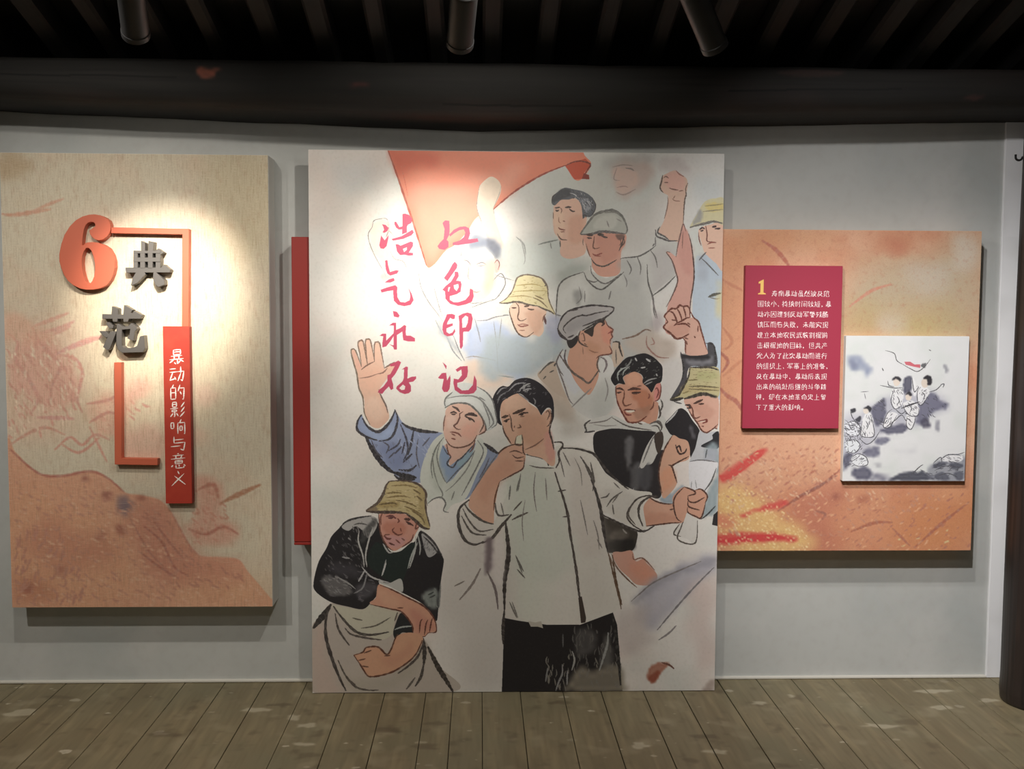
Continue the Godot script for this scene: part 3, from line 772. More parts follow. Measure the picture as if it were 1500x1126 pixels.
poly 186,74,102 303,354 318,375 335,352 333,369 326,399 314,411 301,409 295,396 299,377
poly 186,74,102 360,296 367,297 380,319 395,315 393,328 378,330 366,321 359,306
poly 186,74,102 393,264 404,262 420,267 434,284 431,301 416,309 412,317 412,341 391,349 393,319 393,292
poly 186,74,102 347,369 389,357 435,329 441,341 431,353 397,368 353,376
poly 186,74,102 364,391 374,391 385,397 427,379 438,383 437,398 420,425 438,427 437,437 420,439 404,435 383,436 370,422
poly 232,226,220 395,410 412,403 411,414 400,424
poly 186,74,102 320,460 329,457 332,479 340,508 366,500 377,502 370,514 341,523 329,514 322,495
poly 186,74,102 318,552 335,539 356,533 360,544 343,552
poly 186,74,102 300,583 327,573 362,563 371,571 370,590 371,613 383,634 404,636 423,626 426,609 423,590 417,573 431,598 440,626 427,646 400,652 373,646 356,629 354,602 353,585 327,589 304,595
poly 186,74,102 352,672 369,676 381,692 375,700 356,696
poly 186,74,102 335,734 352,722 365,722 365,753 384,744 400,731 408,736 406,759 407,776 427,777 446,788 445,801 415,801 396,796 393,778 392,759 369,774 368,836 357,836 353,825 336,813 354,819 355,778 340,802 323,823 307,827 307,809 311,779 294,778 307,769 323,769 323,798 355,767 356,734
poly 186,74,102 337,900 361,890 374,883 386,890 376,914 361,941 345,960 352,984 353,1003 343,1009 334,993 318,1009 305,1026 287,1019 291,1009 311,993 328,970 328,945 340,941 353,918 359,906 342,908
poly 186,74,102 388,922 407,908 415,910 414,937 413,960 430,952 450,950 450,960 438,972 419,976 428,991 428,1014 419,1022 401,1026 380,1018 365,1003 368,993 392,972 397,960 399,919
poly 232,226,220 378,1001 394,985 404,993 401,1007 388,1009
poly 186,74,102 562,300 573,289 590,291 592,313 591,348 579,371 587,378 587,401 571,413 548,409 541,398 552,382 567,367 571,325
poly 186,74,102 591,348 610,328 637,315 660,314 675,322 679,343 671,368 710,364 714,377 679,385 629,393 604,392 606,382 633,374 652,359 659,340 652,326 633,330 610,344 594,357
poly 186,74,102 568,532 587,505 604,474 614,462 625,474 623,489 614,501 583,545
poly 186,74,102 614,504 629,506 631,523 620,543 639,544 643,558 639,589 622,600 593,608 593,624 610,634 633,633 660,623 676,604 679,575 691,581 695,608 687,631 664,642 629,650 595,641 575,620 573,589 562,581 575,566 598,547 614,520
poly 232,226,220 609,562 629,556 631,570 622,587 612,577
poly 232,226,220 587,570 595,570 589,589 585,587
poly 186,74,102 581,685 602,683 616,688 614,704 606,706 595,700 583,719 581,729 606,723 606,733 579,745 579,760 591,768 605,762 614,746 617,758 606,775 583,779 568,770 562,750 564,725 574,704
poly 186,74,102 630,692 649,682 668,677 685,682 691,703 684,746 674,758 653,758 650,762 649,820 641,833 636,824 634,762 634,719
poly 232,226,220 645,704 660,690 671,696 670,719 661,740 647,742
poly 186,74,102 562,888 580,905 578,920
poly 186,74,102 543,956 560,936 578,934 582,967 595,944 597,963 593,1002 584,1016 568,1016 560,1002 568,960 552,960
poly 186,74,102 618,921 638,907 669,905 671,928 667,951 649,971 626,977 626,994 646,1010 673,1008 692,986 698,944 708,967 708,1006 696,1021 673,1026 638,1024 615,1008 609,979 611,959 630,963 645,944 643,920 626,930
"""
const TITLE_PRINT := """
wash 224,208,176 .6 64 298,521 712,518 1024,621 1019,1044 700,1257 284,1151
wash 226,188,164 .55 53 4,720 313,750 327,1067 178,1215 -9,1194
fill 210,158,130 -10,1245 31,1258 92,1322 154,1356 237,1356 342,1338 415,1364 487,1429 550,1442 634,1463 685,1517 716,1582 757,1657 799,1705 883,1712 968,1723 1010,1777 1073,1854 1136,1939 1135,2016 -52,2010
wash 190,128,108 .65 28 528,1461 654,1472 736,1644 799,1709 904,1720 967,1797 860,1883 691,1818 565,1730 505,1579
wash 214,160,126 .6 53 6,1407 277,1429 503,1687 541,1926 -8,1934
wash 188,126,104 .5 28 22,1600 232,1557 461,1687 396,1752 165,1751
wash 212,164,128 .6 43 797,1796 1010,1797 1115,1928 689,1937
wash 186,124,98 .6 21 16,1837 122,1794 183,1881 56,1913
line 178,112,96 8.8 10,1247 92,1324 153,1358 237,1358 342,1340 415,1367 487,1431
line 186,124,104 5.9 685,1517 757,1657 799,1705
wash 150,96,84 .8 9 310,1364 341,1364 341,1386 320,1386
wash 150,96,84 .8 9 392,1429 434,1434 423,1461 402,1455
wash 128,108,112 .9 11 455,1461 497,1450 528,1482 506,1520 464,1515
wash 150,92,78 .8 9 452,1579 484,1584 478,1611 452,1606
wash 150,92,78 .8 9 539,1450 591,1461 560,1472
wash 154,96,84 .7 9 47,1837 89,1832 78,1870 52,1864
wash 160,104,90 .6 10 357,1611 410,1601 378,1633
wash 160,104,90 .6 10 186,1751 228,1762 206,1794
line 170,106,90 8.8 568,1579 641,1644 692,1752 755,1796
line 166,104,88 7.0 611,1558 673,1644 735,1720
line 170,108,92 7.0 545,1687 628,1752 712,1807
line 176,116,98 5.9 506,1536 587,1687 670,1774
dash 192,134,112 260 35.1 5.3 35 28,1386 278,1386 465,1461 654,1493 757,1688 689,1905 13,1924
dash 220,170,140 220 29.3 4.7 20 27,1407 465,1472 693,1687 1010,1797 1104,1928 13,1924
dash 180,120,100 120 46.8 5.9 40 528,1472 675,1515 798,1720 968,1731 1009,1862 691,1839
dash 188,130,110 60 58.5 8.8 -70 22,1600 274,1579 309,1903 14,1913
wash 220,168,150 .7 13 43,815 148,751 219,793 238,856 289,898 308,982 265,1046 181,1077 99,1025 18,983
line 212,160,144 14.6 13,752 54,794 42,857 91,940 131,1025 97,1099
line 208,152,136 11.7 117,730 147,793 207,856 227,898 194,972 182,1035
line 208,152,136 11.7 228,845 290,856 320,919 297,1024 316,1088
line 212,158,146 17.6 213,840 291,803 396,771
line 214,164,148 14.6 148,751 231,730 294,698
line 212,160,148 14.6 128,1109 201,1111 284,1115
line 206,156,136 11.7 11,1226 75,1184 159,1152 241,1183
dash 212,156,138 120 46.8 7.0 60 13,752 231,751 320,919 316,1088 95,1205 1,1194
dash 236,212,186 70 35.1 5.9 70 13,752 231,751 320,919 316,1088 95,1205 1,1194
dash 206,150,132 60 35.1 5.9 30 348,1045 601,960 599,1045 471,1183 366,1183
dash 186,128,106 70 29.3 5.3 40 772,1386 898,1418 969,1623 778,1655
wash 222,176,152 .7 15 348,1045 464,1003 601,960 610,1002 515,1077 471,1172 366,1183
wash 224,178,158 .6 17 496,971 580,939 600,981 536,1034
line 204,146,128 11.7 338,1051 422,1035 474,1008
line 204,146,128 11.7 347,1130 421,1088 462,1098
line 204,148,130 10.0 198,1247 262,1194 313,1226 366,1183 429,1204
line 204,148,130 10.0 230,1226 302,1258 387,1194
line 206,150,132 8.8 346,1151 386,1236 416,1300
wash 222,178,158 .6 17 492,1172 639,1161 658,1279 510,1300
wash 206,150,130 .7 15 772,1386 846,1375 898,1429 886,1515 949,1558 969,1623 884,1666 778,1655 737,1579 801,1515
line 184,124,104 14.6 803,1418 866,1397 887,1461
line 180,116,98 11.7 758,1590 832,1612 906,1580 969,1612
line 176,128,100 17.6 897,1477 972,1440 1067,1397
wash 226,190,168 .6 15 799,980 872,980 892,1044 808,1065
wash 222,184,160 .5 15 786,1161 838,1161 848,1214 774,1236
line 202,156,132 14.6 -4,252 41,257 116,247 207,231
line 206,164,140 11.7 132,239 223,201 261,187
line 214,166,146 14.6 112,727 196,695 272,664
line 214,166,148 14.6 202,757 279,718
line 216,160,146 14.6 307,787 346,779 407,764
wash 218,170,146 .6 12 0,674 75,688 135,719 202,749 209,788 -3,788
wash 170,140,104 .45 16 3,7 108,6 113,96 0,112
wash 196,180,146 .5 47 815,-1 1118,-4 1114,437 901,362
"""
const TEXT_BOARD_PRINT := """
wash 186,170,144 .85 56 613,137 953,60 1191,21 1207,473 870,437 620,400
wash 184,164,120 .7 37 617,287 770,324 1059,360 1149,454 621,447
wash 188,170,122 .6 28 800,361 964,379 1061,436 822,446
wash 200,190,176 .6 28 752,362 828,342 850,437 774,437
wash 196,186,172 .6 28 861,164 1033,153 1055,256 922,267
wash 204,194,180 .7 22 1047,13 1152,12 1148,171 1072,172
wash 206,150,110 .6 37 61,2 476,-2 535,63 290,121 82,122
wash 196,134,104 .6 22 666,6 989,4 953,51 821,89 705,53
wash 190,124,98 .6 15 762,52 838,33 859,89 802,108
line 184,112,92 14.6 231,47 289,84 338,139 357,176
line 190,122,100 11.7 65,216 113,243 151,262
line 178,112,90 11.7 69,422 108,478 80,516
line 184,120,96 11.7 73,629 138,572 166,553
line 200,140,116 11.7 618,325 711,258 796,230
wash 208,148,112 .6 37 63,123 158,159 172,847 78,894
wash 222,170,140 .5 37 78,894 594,875 598,1013 80,1014
wash 200,130,96 .75 76 65,1192 1183,1128 1193,1396 69,1394
wash 186,116,96 .6 30 402,1180 594,1063 626,1284 576,1389 459,1388 417,1284
wash 212,150,116 .6 38 572,1219 858,1206 914,1324 759,1389 574,1323
wash 206,140,96 .7 51 858,1206 1184,1154 1193,1396 864,1396
wash 222,166,124 .5 30 1012,1102 1170,1115 1159,1167 1053,1154
line 156,92,76 11.7 325,1219 414,1160 517,1102 593,1037
line 150,96,84 8.8 414,1154 491,1115 581,1063
line 176,108,84 11.7 652,1310 756,1271 834,1271
line 176,108,84 11.7 942,1376 1057,1271 1172,1180
line 180,112,88 8.8 835,1297 916,1376
wash 150,90,80 .8 10 557,1147 596,1147 583,1173
wash 150,86,74 .8 11 661,1160 713,1154 701,1180
line 160,100,84 8.8 493,1219 533,1232 521,1258
wash 226,190,126 .8 25 63,1115 285,1193 457,1323 485,1395 108,1394
poly 208,80,74 62,1063 101,1056 228,953 261,947 248,979 140,1063 76,1089
wash 206,84,78 .8 6 75,1050 254,947 254,972 102,1089
wash 206,80,76 .8 6 156,1238 233,1205 362,1173 350,1199 234,1225 170,1251
poly 204,66,68 55,1348 223,1323 327,1325 366,1341 288,1351 68,1359
wash 204,70,70 .8 6 61,1322 314,1316 419,1349 289,1357 62,1364
wash 206,110,96 .6 13 66,1231 144,1257 106,1296 67,1296
dash 198,138,112 320 26.3 4.1 35 99,960 929,959 1194,1050 862,1324 869,1547 233,1180 105,1283
dash 224,182,150 300 23.4 3.5 50 99,960 825,959 805,1167 233,1167 110,1545
dash 196,132,108 260 41.0 5.3 60 105,1283 223,1323 239,2074 836,2212 841,2381 126,2374
dash 224,204,150 120 29.3 4.7 -30 862,1324 1595,1220 1598,1602 870,1587
dash 246,222,164 420 11.7 2.9 40 63,1089 284,1154 470,1336 485,1395 69,1394
dash 184,116,94 260 26.3 4.1 -35 60,921 590,920 596,1154 1171,1141 1186,1396 498,1395 389,1206 102,1115
dash 228,172,132 200 23.4 3.5 -35 98,921 590,920 596,1154 1171,1141 1186,1396 550,1395 389,1206
line 178,112,94 14.6 42,665 94,716 133,741 187,818
line 172,104,86 11.7 39,512 91,563 67,614
"""
const PICTURE_PRINT := """
wash 150,158,180 .85 7 5,91 72,94 98,135 117,141 93,173 67,147 29,148
wash 130,136,158 .7 6 15,104 53,122 41,148 22,129
wash 176,176,190 .7 14 2,584 84,520 164,431 227,399 316,380 397,342 454,304 394,247 305,235 172,267 78,336 3,368
wash 108,108,128 .85 5 326,292 362,247 394,247 421,279 453,291 448,317 409,317 378,336 360,367 316,380
wash 84,82,98 .85 4 334,368 360,355 381,380 367,399 342,393
wash 96,96,114 .85 4 122,308 159,279 172,267 180,317 175,368 143,387 124,368
wash 92,92,110 .85 4 163,406 220,387 271,380 272,412 208,425 170,419
wash 104,104,124 .8 5 83,501 121,482 159,482 148,526 96,520
wash 110,110,130 .8 4 145,444 203,444 184,469 146,469
wash 90,90,108 .85 5 40,577 104,571 130,596 112,625 54,622
wash 96,96,114 .85 5 1,520 39,514 27,558 2,584
wash 78,80,92 .9 4 208,622 258,596 342,590 387,603 394,628 215,631
wash 120,120,136 .8 7 131,603 214,609 202,628 125,628
wash 130,132,144 .7 6 392,552 532,520 535,628 394,628
wash 84,86,98 .85 3 398,558 430,549 462,552 431,571 405,571
wash 84,86,98 .85 3 469,552 520,552 527,571 489,577
wash 90,92,104 .8 3 406,603 444,590 471,622 420,625
wash 90,92,104 .8 3 489,596 528,590 529,625 503,625
wash 82,82,98 .85 3 258,185 290,178 292,229 260,248
wash 234,234,236 .9 2 314,219 342,213 372,235 369,254 338,295 322,292 318,254
wash 234,234,236 .9 2 206,235 244,229 257,254 249,298 221,315 204,279
wash 234,234,236 .9 2 254,292 293,278 326,307 321,342 292,345 269,323
wash 234,234,236 .9 2 187,336 231,333 226,368 201,393 172,390
wash 234,234,236 .9 2 273,342 311,342 306,380 294,402 274,387
wash 234,234,236 .9 2 79,368 94,336 118,336 129,381 129,433 78,435
wash 230,232,238 .9 2 6,381 41,368 70,393 62,431 14,431
wash 228,232,236 .9 2 12,457 50,450 73,476 51,507 16,501
wash 230,232,236 .9 2 33,533 64,511 100,526 107,558 66,565
wash 234,234,236 .9 2 433,536 467,520 525,520 520,545 462,545
wash 234,234,236 .9 2 293,184 304,184 314,235 307,260 297,241
fill 220,208,196 334,194 349,181 364,192 364,213 350,223 337,215
wash 50,48,54 .98 2 340,183 357,169 378,179 377,208 361,211 359,188
fill 226,214,202 210,192 225,182 240,194 235,211 218,215
wash 54,52,58 .95 2 203,191 220,174 244,183 240,196 224,186
fill 226,214,202 267,255 281,249 293,260 286,277 269,274
wash 56,54,60 .95 2 263,254 279,239 295,251 289,259 275,251
fill 226,216,206 82,317 98,308 110,317 101,335 86,334
wash 54,54,60 .95 2 83,312 105,302 119,316 110,331 103,317
wash 60,60,66 .95 2 26,319 46,313 48,328 31,332
wash 70,70,78 .95 2 47,362 72,348 68,374
line 90,88,92 2.6 172,62 211,75 224,106 257,125
line 90,88,92 2.6 250,122 283,140 315,152 346,131 370,99
poly 206,110,120 256,110 282,110 301,122 326,121 327,137 295,131 263,123
wash 80,80,84 .8 2 327,125 352,115 346,137
line 90,88,92 2.9 363,58 372,63
line 90,90,94 3.5 160,138 166,150
line 70,70,78 2.9 154,213 215,224 253,222
line 60,60,66 5.8 250,312 281,299 329,284
line 70,70,78 2.9 186,194 192,213 215,219
line 70,70,78 2.9 369,241 400,231 425,206
line 70,70,78 2.9 419,209 434,206 429,222
line 70,70,78 2.9 293,181 298,216 306,241 323,216
line 70,70,78 2.9 323,216 317,254 324,293 342,295 370,250
line 70,70,78 2.9 215,229 203,279 221,315 251,301
line 70,70,78 2.9 208,317 188,336 172,390 201,394 231,342
line 70,70,78 2.9 254,292 269,327 295,346 324,342 326,307
line 70,70,78 2.9 276,346 274,387 294,404 309,374 312,342
line 70,70,78 2.9 229,260 239,279 230,298
line 70,70,78 2.9 337,241 350,254 344,273
line 70,70,78 2.9 281,298 294,311 288,330
line 70,70,78 2.9 79,368 76,406 79,435 131,434 127,381 113,340
line 70,70,78 2.9 95,368 105,387 99,406
line 70,70,78 2.9 6,381 41,368 70,393 62,431 14,431
line 70,70,78 2.9 22,387 36,406 48,400
line 70,70,78 2.9 12,457 50,450 73,476 51,507 16,501
line 70,70,78 2.9 33,533 64,511 100,526 107,558 66,565 40,552
line 70,70,78 2.9 69,444 101,469 133,450 157,412
line 70,70,78 2.9 27,327 34,349 47,368
line 70,70,78 3.5 303,603 334,571 353,558
line 70,70,78 3.5 430,536 461,515 506,513 534,504
line 70,70,78 2.9 398,552 429,526 436,552
line 70,70,78 2.9 405,584 456,564 521,571
line 70,70,78 2.9 419,609 464,596 509,615
dash 70,70,80 30 23.3 2.0 45 331,260 395,254 447,298 361,393 327,342
dash 70,72,82 40 23.3 2.0 -20 398,552 526,533 529,625 407,625
dash 76,76,86 40 23.3 2.0 60 3,368 73,368 77,507 8,571
dash 70,72,82 40 23.3 2.3 10 208,628 316,587 393,580 401,628
dash 76,76,86 30 23.3 2.0 30 122,292 178,273 182,381 131,393
dash 74,74,84 26 20.3 1.7 70 203,229 257,229 253,304 218,315
dash 74,74,84 26 20.3 1.7 -50 314,216 372,235 338,295 322,292
dash 74,74,84 30 20.3 1.7 30 254,285 293,278 326,307 310,399 271,387
dash 74,74,84 26 20.3 1.7 -60 172,393 187,336 231,333 208,399
dash 74,74,84 26 20.3 1.7 80 78,435 82,349 118,336 131,433
dash 74,74,84 60 23.3 1.7 20 3,368 73,368 81,444 5,444
dash 74,74,84 60 23.3 1.7 -40 5,444 81,444 110,565 8,571
dash 74,74,84 26 23.3 1.7 10 433,536 525,513 526,548 462,548
line 70,70,78 2.9 176,400 219,368 251,342 271,368
line 70,70,78 2.9 224,317 250,336 269,323
line 120,120,126 2.3 69,242 104,239
line 120,120,126 2.3 85,248 92,273
wash 140,140,150 .7 4 428,121 448,134 449,159 439,152
wash 130,130,142 .7 4 402,367 417,367 416,412 403,405
wash 190,190,196 .5 7 230,495 313,495 313,507 230,507
wash 150,150,158 .6 5 136,552 168,558 149,571
"""
const PLAQUE_TEXT := [
	"寿南暴动虽然波及范", "围较小、持续时间较短，暴", "动亦因遭到反动军警残酷", "镇压而告失败，未能实现",
	"建立本地农民武装割据游", "击根据地的目标，但共产", "党人为了此次暴动而进行", "的组织上、军事上的准备，",
	"及在暴动中、暴动后表现", "出来的前赴后继的斗争精", "神，却在本地革命史上留", "下了重大的影响。"]
# stroke skeletons on a ten by ten grid: a run of digits is one stroke (x y x y ...), name:x0,y0,x1,y1 places another skeleton in a box
const STROKES := {
	"氵": "2072 0355 0985", "亻": "7003 4249", "扌": "0282 505939 0683", "木": "0393 5059 5308 5398", "禾": "7021 0393 5159 5408 5498",
	"日": "1019 109099 1494 1999", "目": "1019 109099 1393 1696 1999", "口": "1018 109098 1898", "车": "1181 401494 0797 5459",
	"纟": "5013631676 0998", "钅": "4004 2282 1585 454987", "艹": "0494 3009 6099", "田": "1018 109098 1898 5058 1494",
	"辶": "1021 032317 081899", "月": "1009 10909989 1393 1696", "王": "1181 1484 0999 5159", "土": "1383 5059 0999", "言": "4051 0292 2474 2676 口:2,7,7,9",
	"寿": "1181 2272 0494 5009 3696 757968 4758", "南": "1191 5003 1319 13939989 3344 7364 3575 3777 5559",
	"暴": "日:2,0,7,3 1484 3336 6366 0696 3608 6698 5659 3849 7759", "动": "0141 0353 230847 3648 53938978 707459",
	"虽": "口:2,0,7,3 1417 148487 1787 5359 1989 7799", "然": "3005 2141 4106 2233 5393 7156 7396 8091 1709 3849 5869 7899",
	"皮": "129284 1209 5055 258519 3699", "波": "氵:0,0,2,9 皮:3,0,9,9", "及": "1171648419 3108 3599", "范": "艹:0,0,9,2 氵:0,3,2,9 43838676 43499997",
	"围": "0009 009099 0999 2272 2474 267678 4248", "交": "5051 0292 3315 6384 7609 3599", "较": "车:0,0,3,9 交:4,0,9,9", "小": "505949 2206 7296",
	"寺": "1181 5003 0393 0696 747969 2748", "持": "扌:0,0,3,9 寺:4,0,9,9", "卖": "1181 5003 0393 9385 2435 1546 0696 5409 6699", "续": "纟:0,0,3,9 卖:4,0,9,9",
	"寸": "0292 606949 2435", "时": "日:0,1,3,8 寸:4,0,9,9", "间": "0011 0209 30909989 日:3,3,6,8", "矢": "2003 1282 0595 5209 5599",
	"豆": "0090 1282851512 2638 7668 0999", "短": "矢:0,0,4,9 豆:5,0,9,9", "亦": "5051 0292 3318 636959 1507 8597", "因": "0009 009099 0999 2373 5227 5477",
	"曹": "0191 1282841412 3034 6064 日:2,5,7,9", "遭": "辶:0,0,9,9 曹:3,0,9,7", "到": "0151 310344 3354 0656 3439 0958 7177 909979", "反": "8011 1109 237319 3599",
	"军": "0200009082 2272 422585 0797 5459", "警": "0151 1002 4002 1214 12525434 2343 7052 6292 8254 6295 言:1,5,8,9",
	"残": "歹:0,0,4,9 戋:5,0,9,9", "歹": "0191 4105 348419 3657", "戋": "0292 0595 408997 8419 7081", "酉": "0090 0209 029299 0999 3026 6077 0797",
	"告": "2002 1181 5004 0494 口:1,5,8,9", "酷": "酉:0,0,4,9 告:5,0,9,9", "真": "0191 5002 目:2,2,7,7 0797 2809 7899", "镇": "钅:0,0,3,9 真:4,0,9,9",
	"压": "0090 0009 2464 5258 1898 7687", "而": "0090 5012 0209 02929989 3339 6369", "失": "2014 2282 0595 505509 5599", "贝": "1016 109096 5209 5799",
	"攵": "3004 2292 8209 2699", "败": "贝:0,0,4,9 攵:5,0,9,9", "未": "2171 0494 5059 5408 5498",
	"能": "2002 0242 3043 0409 04444939 0545 0747 9162 60649493 9667 65699998", "实": "4050 03019193 2334 1445 0696 5409 6699",
	"见": "1016 109096 5309 66699998", "现": "王:0,0,3,9 见:4,0,9,9", "建": "0131143409 0639 3999 418184 3393 4585 4787 6068", "立": "5051 1282 3337 7367 0999",
	"本": "0292 5059 5208 5298 3777", "也": "049296 5057 22289897", "地": "土:0,1,3,9 也:3,0,9,9", "农": "03019193 5007 343958 5599 8465",
	"民": "10808313 101948 1595 538998", "武": "1151 0393 60769997 8091 3439 3656 1619 0968", "装": "0122 3004 0433 5191 7004 5484 0595 5408 363958 5599 8667",
	"割": "3031 02015152 1343 0555 3235 口:1,6,4,9 7177 909979", "居": "10909313 1009 2595 5357 口:3,7,8,9", "据": "扌:0,0,3,9 居:4,0,9,9",
	"游": "氵:0,0,1,9 3041 2252 3229 345448 7062 6292 649484 848979 6696", "击": "1181 0494 5059 16198986", "艮": "10808414 1282 101948 9567 4499",
	"根": "木:0,0,3,9 艮:4,0,9,9", "白": "5032 1219 128289 1989 1585", "勺": "3004 22928969 3456", "的": "白:0,0,4,9 勺:5,0,9,9",
	"示": "2171 0393 535949 2608 7598", "标": "木:0,0,3,9 示:4,0,9,9", "但": "亻:0,0,2,9 日:4,0,8,6 3999", "共": "1282 3036 6066 0696 3709 6799",
	"产": "5051 1181 3244 7263 1595 1509", "党": "5002 2132 8172 04039394 口:3,4,6,6 3609 66699998", "人": "505209 5399", "为": "2031 03837958 505309 4657",
	"了": "1181545938", "止": "5059 5494 1419 0999", "匕": "9215 20299997", "此": "止:0,0,4,9 匕:5,0,9,9", "次": "0122 0936 5004 429284 6339 6699",
	"进": "辶:0,0,9,9 3292 3595 5047 7078", "行": "3003 3306 1519 4191 3494 747969", "组": "纟:0,0,3,9 5058 508088 5383 5686 3999",
	"织": "纟:0,0,3,9 口:5,0,8,5 5639 7699", "上": "4049 4484 0999", "事": "0090 22727424 2224 1585 8588 0696 1888 505949",
	"准": "0122 0836 5034 4349 7081 4292 4494 4696 4999 7279", "备": "3003 217105 3295 田:2,5,7,9", "在": "0292 4006 2429 4585 6369 3999",
	"中": "1216 128286 1686 5059", "后": "8011 1109 1393 口:3,5,8,9", "表": "1181 2272 0494 5054 5408 363958 5599 8667", "出": "5059 21248481 15199995",
	"来": "1181 2234 7264 0595 5059 5508 5598", "前": "2031 7062 0292 0409 04444939 0545 0747 6468 849979", "赴": "0141 2003 0353 3338 3555 1509 1799 7077 7394",
	"继": "纟:0,0,3,9 4049 4999 7078 5494 5163 9183 7457 7497", "斗": "2132 1344 0796 7079", "争": "3003 217153 138387 0595 1787 535949",
	"米": "1132 8162 0494 5059 5408 5498", "青": "1181 2272 0393 5003 月:2,4,7,9", "精": "米:0,0,3,9 青:4,0,9,9", "礻": "4051 028206 5459 5677",
	"申": "1116 118186 1686 1484 5059", "神": "礻:0,0,3,9 申:4,0,9,9", "去": "1181 5004 0494 441888 7699", "卩": "10808565 1019", "却": "去:0,0,4,9 卩:5,0,9,9",
	"革": "0191 3033 6063 3363 2426 247476 2676 0898 5359", "命": "5004 5094 3363 口:1,5,3,8 65959878 6569", "史": "1114 118184 1484 505509 3699",
	"留": "3011 1114 1443 3244 518184 8474 6154 田:2,5,7,9", "下": "0191 5159 5475", "重": "8011 0292 2326 237376 2676 2474 5159 1787 0999", "大": "0393 505309 5499",
	"景": "日:2,0,7,3 0494 2526 257576 2676 565949 3709 7799", "彡": "9023 9326 9609", "影": "景:0,0,5,9 彡:6,0,9,9",
	"向": "5032 1219 12929989 口:3,4,6,7", "响": "口:0,2,2,6 向:4,0,9,9", "与": "2282 20249489 8968 0666",
	"意": "4050 1181 3133 7163 0393 日:2,4,7,6 1708 37398988 5758 8798", "义": "4052 8209 2399", "、": "1729", "，": "1728 2819", "。": "1737391917"}

# raised numeral and characters of the title board, millimetres from the sheet's top left corner
const NUMERAL_SIX := "377,260 422,262 457,282 464,318 447,350 415,364 389,351 378,325 403,307 396,289 372,291 354,319 345,387 365,375 410,375 455,397 478,450 471,504 443,550 388,568 334,564 285,533 258,478 252,424 276,342 323,283"
const NUMERAL_SIX_EYE := "361,396 383,405 398,459 394,514 375,546 357,537 343,487 344,432"
const CHARACTER_DIAN := [
	"592,367 607,374 606,409 592,409",
	"623,367 643,371 640,409 622,409",
	"652,407 661,398 683,414 670,421 669,477 650,478",
	"526,478 673,477 685,464 711,486 707,495 528,497",
	"569,496 602,496 607,504 572,541 547,551 555,520",
	"641,496 650,496 684,528 685,547 658,556 650,547 639,524",
	"561,407 576,408 575,478 560,478",
	"588,408 606,408 605,478 587,478",
	"620,408 638,407 637,478 619,478",
	"561,408 671,407 670,416 561,417",
	"561,436 670,436 670,451 560,452",]
const CHARACTER_FAN := [
	"426,672 464,673 467,639 489,648 489,673 513,674 517,634 550,654 541,665 550,668 557,658 588,676 581,689 425,690",
	"466,687 487,687 485,702 470,702",
	"513,687 536,687 529,702 513,702",
	"441,708 450,705 469,721 467,729 454,731",
	"413,743 438,744 454,762 440,769 426,760",
	"427,808 457,745 481,744 478,753 453,815 444,822",
	"485,714 490,712 507,723 504,742 503,774 503,803 515,814 547,814 568,804 581,764 595,761 599,814 590,829 506,832 487,817 482,792",
	"504,723 531,723 545,709 563,723 568,732 558,743 555,762 551,781 528,771 537,760 541,732 505,735",]

var mats := {}

# ================================================================ build
func _ready() -> void:
	setup_view()
	make_materials()
	build_room()
	build_timber()
	build_boards()
	build_lamps()
	build_small_things()

func setup_view() -> void:
	var cam := Camera3D.new()
	cam.name = "camera"
	cam.fov = 41.145
	cam.position = Vector3(0, 1.635, 4.52)
	cam.rotation_degrees = Vector3(-3.8, -1.83, 0.3)
	cam.near = 0.05
	cam.far = 60
	cam.current = true
	add_child(cam)
	var we := WorldEnvironment.new()
	we.name = "world_environment"
	var e := Environment.new()
	e.background_mode = Environment.BG_COLOR
	e.background_color = Color(0.02, 0.02, 0.022)
	e.tonemap_mode = Environment.TONE_MAPPER_LINEAR
	e.tonemap_exposure = 1.0
	e.sdfgi_enabled = true
	e.ssao_enabled = true
	e.ssil_enabled = true
	we.environment = e
	add_child(we)

# ================================================================ helpers: nodes
func tag(o: Node, label: String, category: String, group := "") -> Node:
	o.set_meta("label", label)
	o.set_meta("category", category)
	if group != "":
		o.set_meta("group", group)
	return o

func thing(called: String, at: Vector3) -> Node3D:
	var o := Node3D.new()
	o.name = called
	o.position = at
	add_child(o, true)
	return o

func part(called: String, mesh: Mesh, m: Material, parent: Node, at := Vector3.ZERO) -> MeshInstance3D:
	var o := MeshInstance3D.new()
	o.name = called
	o.mesh = mesh
	o.material_override = m
	o.position = at
	o.cast_shadow = GeometryInstance3D.SHADOW_CASTING_SETTING_ON
	parent.add_child(o, true)
	return o

func structure(called: String, mesh: Mesh, m: Material, at := Vector3.ZERO) -> MeshInstance3D:
	var o := part(called, mesh, m, self, at)
	o.set_meta("kind", "structure")
	return o

# ================================================================ helpers: meshes
func quad(st: SurfaceTool, a: Vector3, b: Vector3, c: Vector3, d: Vector3, ua := Vector2.ZERO, ub := Vector2(1, 0), uc := Vector2(1, 1), ud := Vector2(0, 1)) -> void:
	for i in [[a, ua], [b, ub], [c, uc], [a, ua], [c, uc], [d, ud]]:
		st.set_uv(i[1])
		st.add_vertex(i[0])

func begin() -> SurfaceTool:
	var st := SurfaceTool.new()
	st.begin(Mesh.PRIMITIVE_TRIANGLES)
	st.set_smooth_group(-1)
	return st

func done(st: SurfaceTool) -> ArrayMesh:
	st.generate_normals()
	return st.commit()

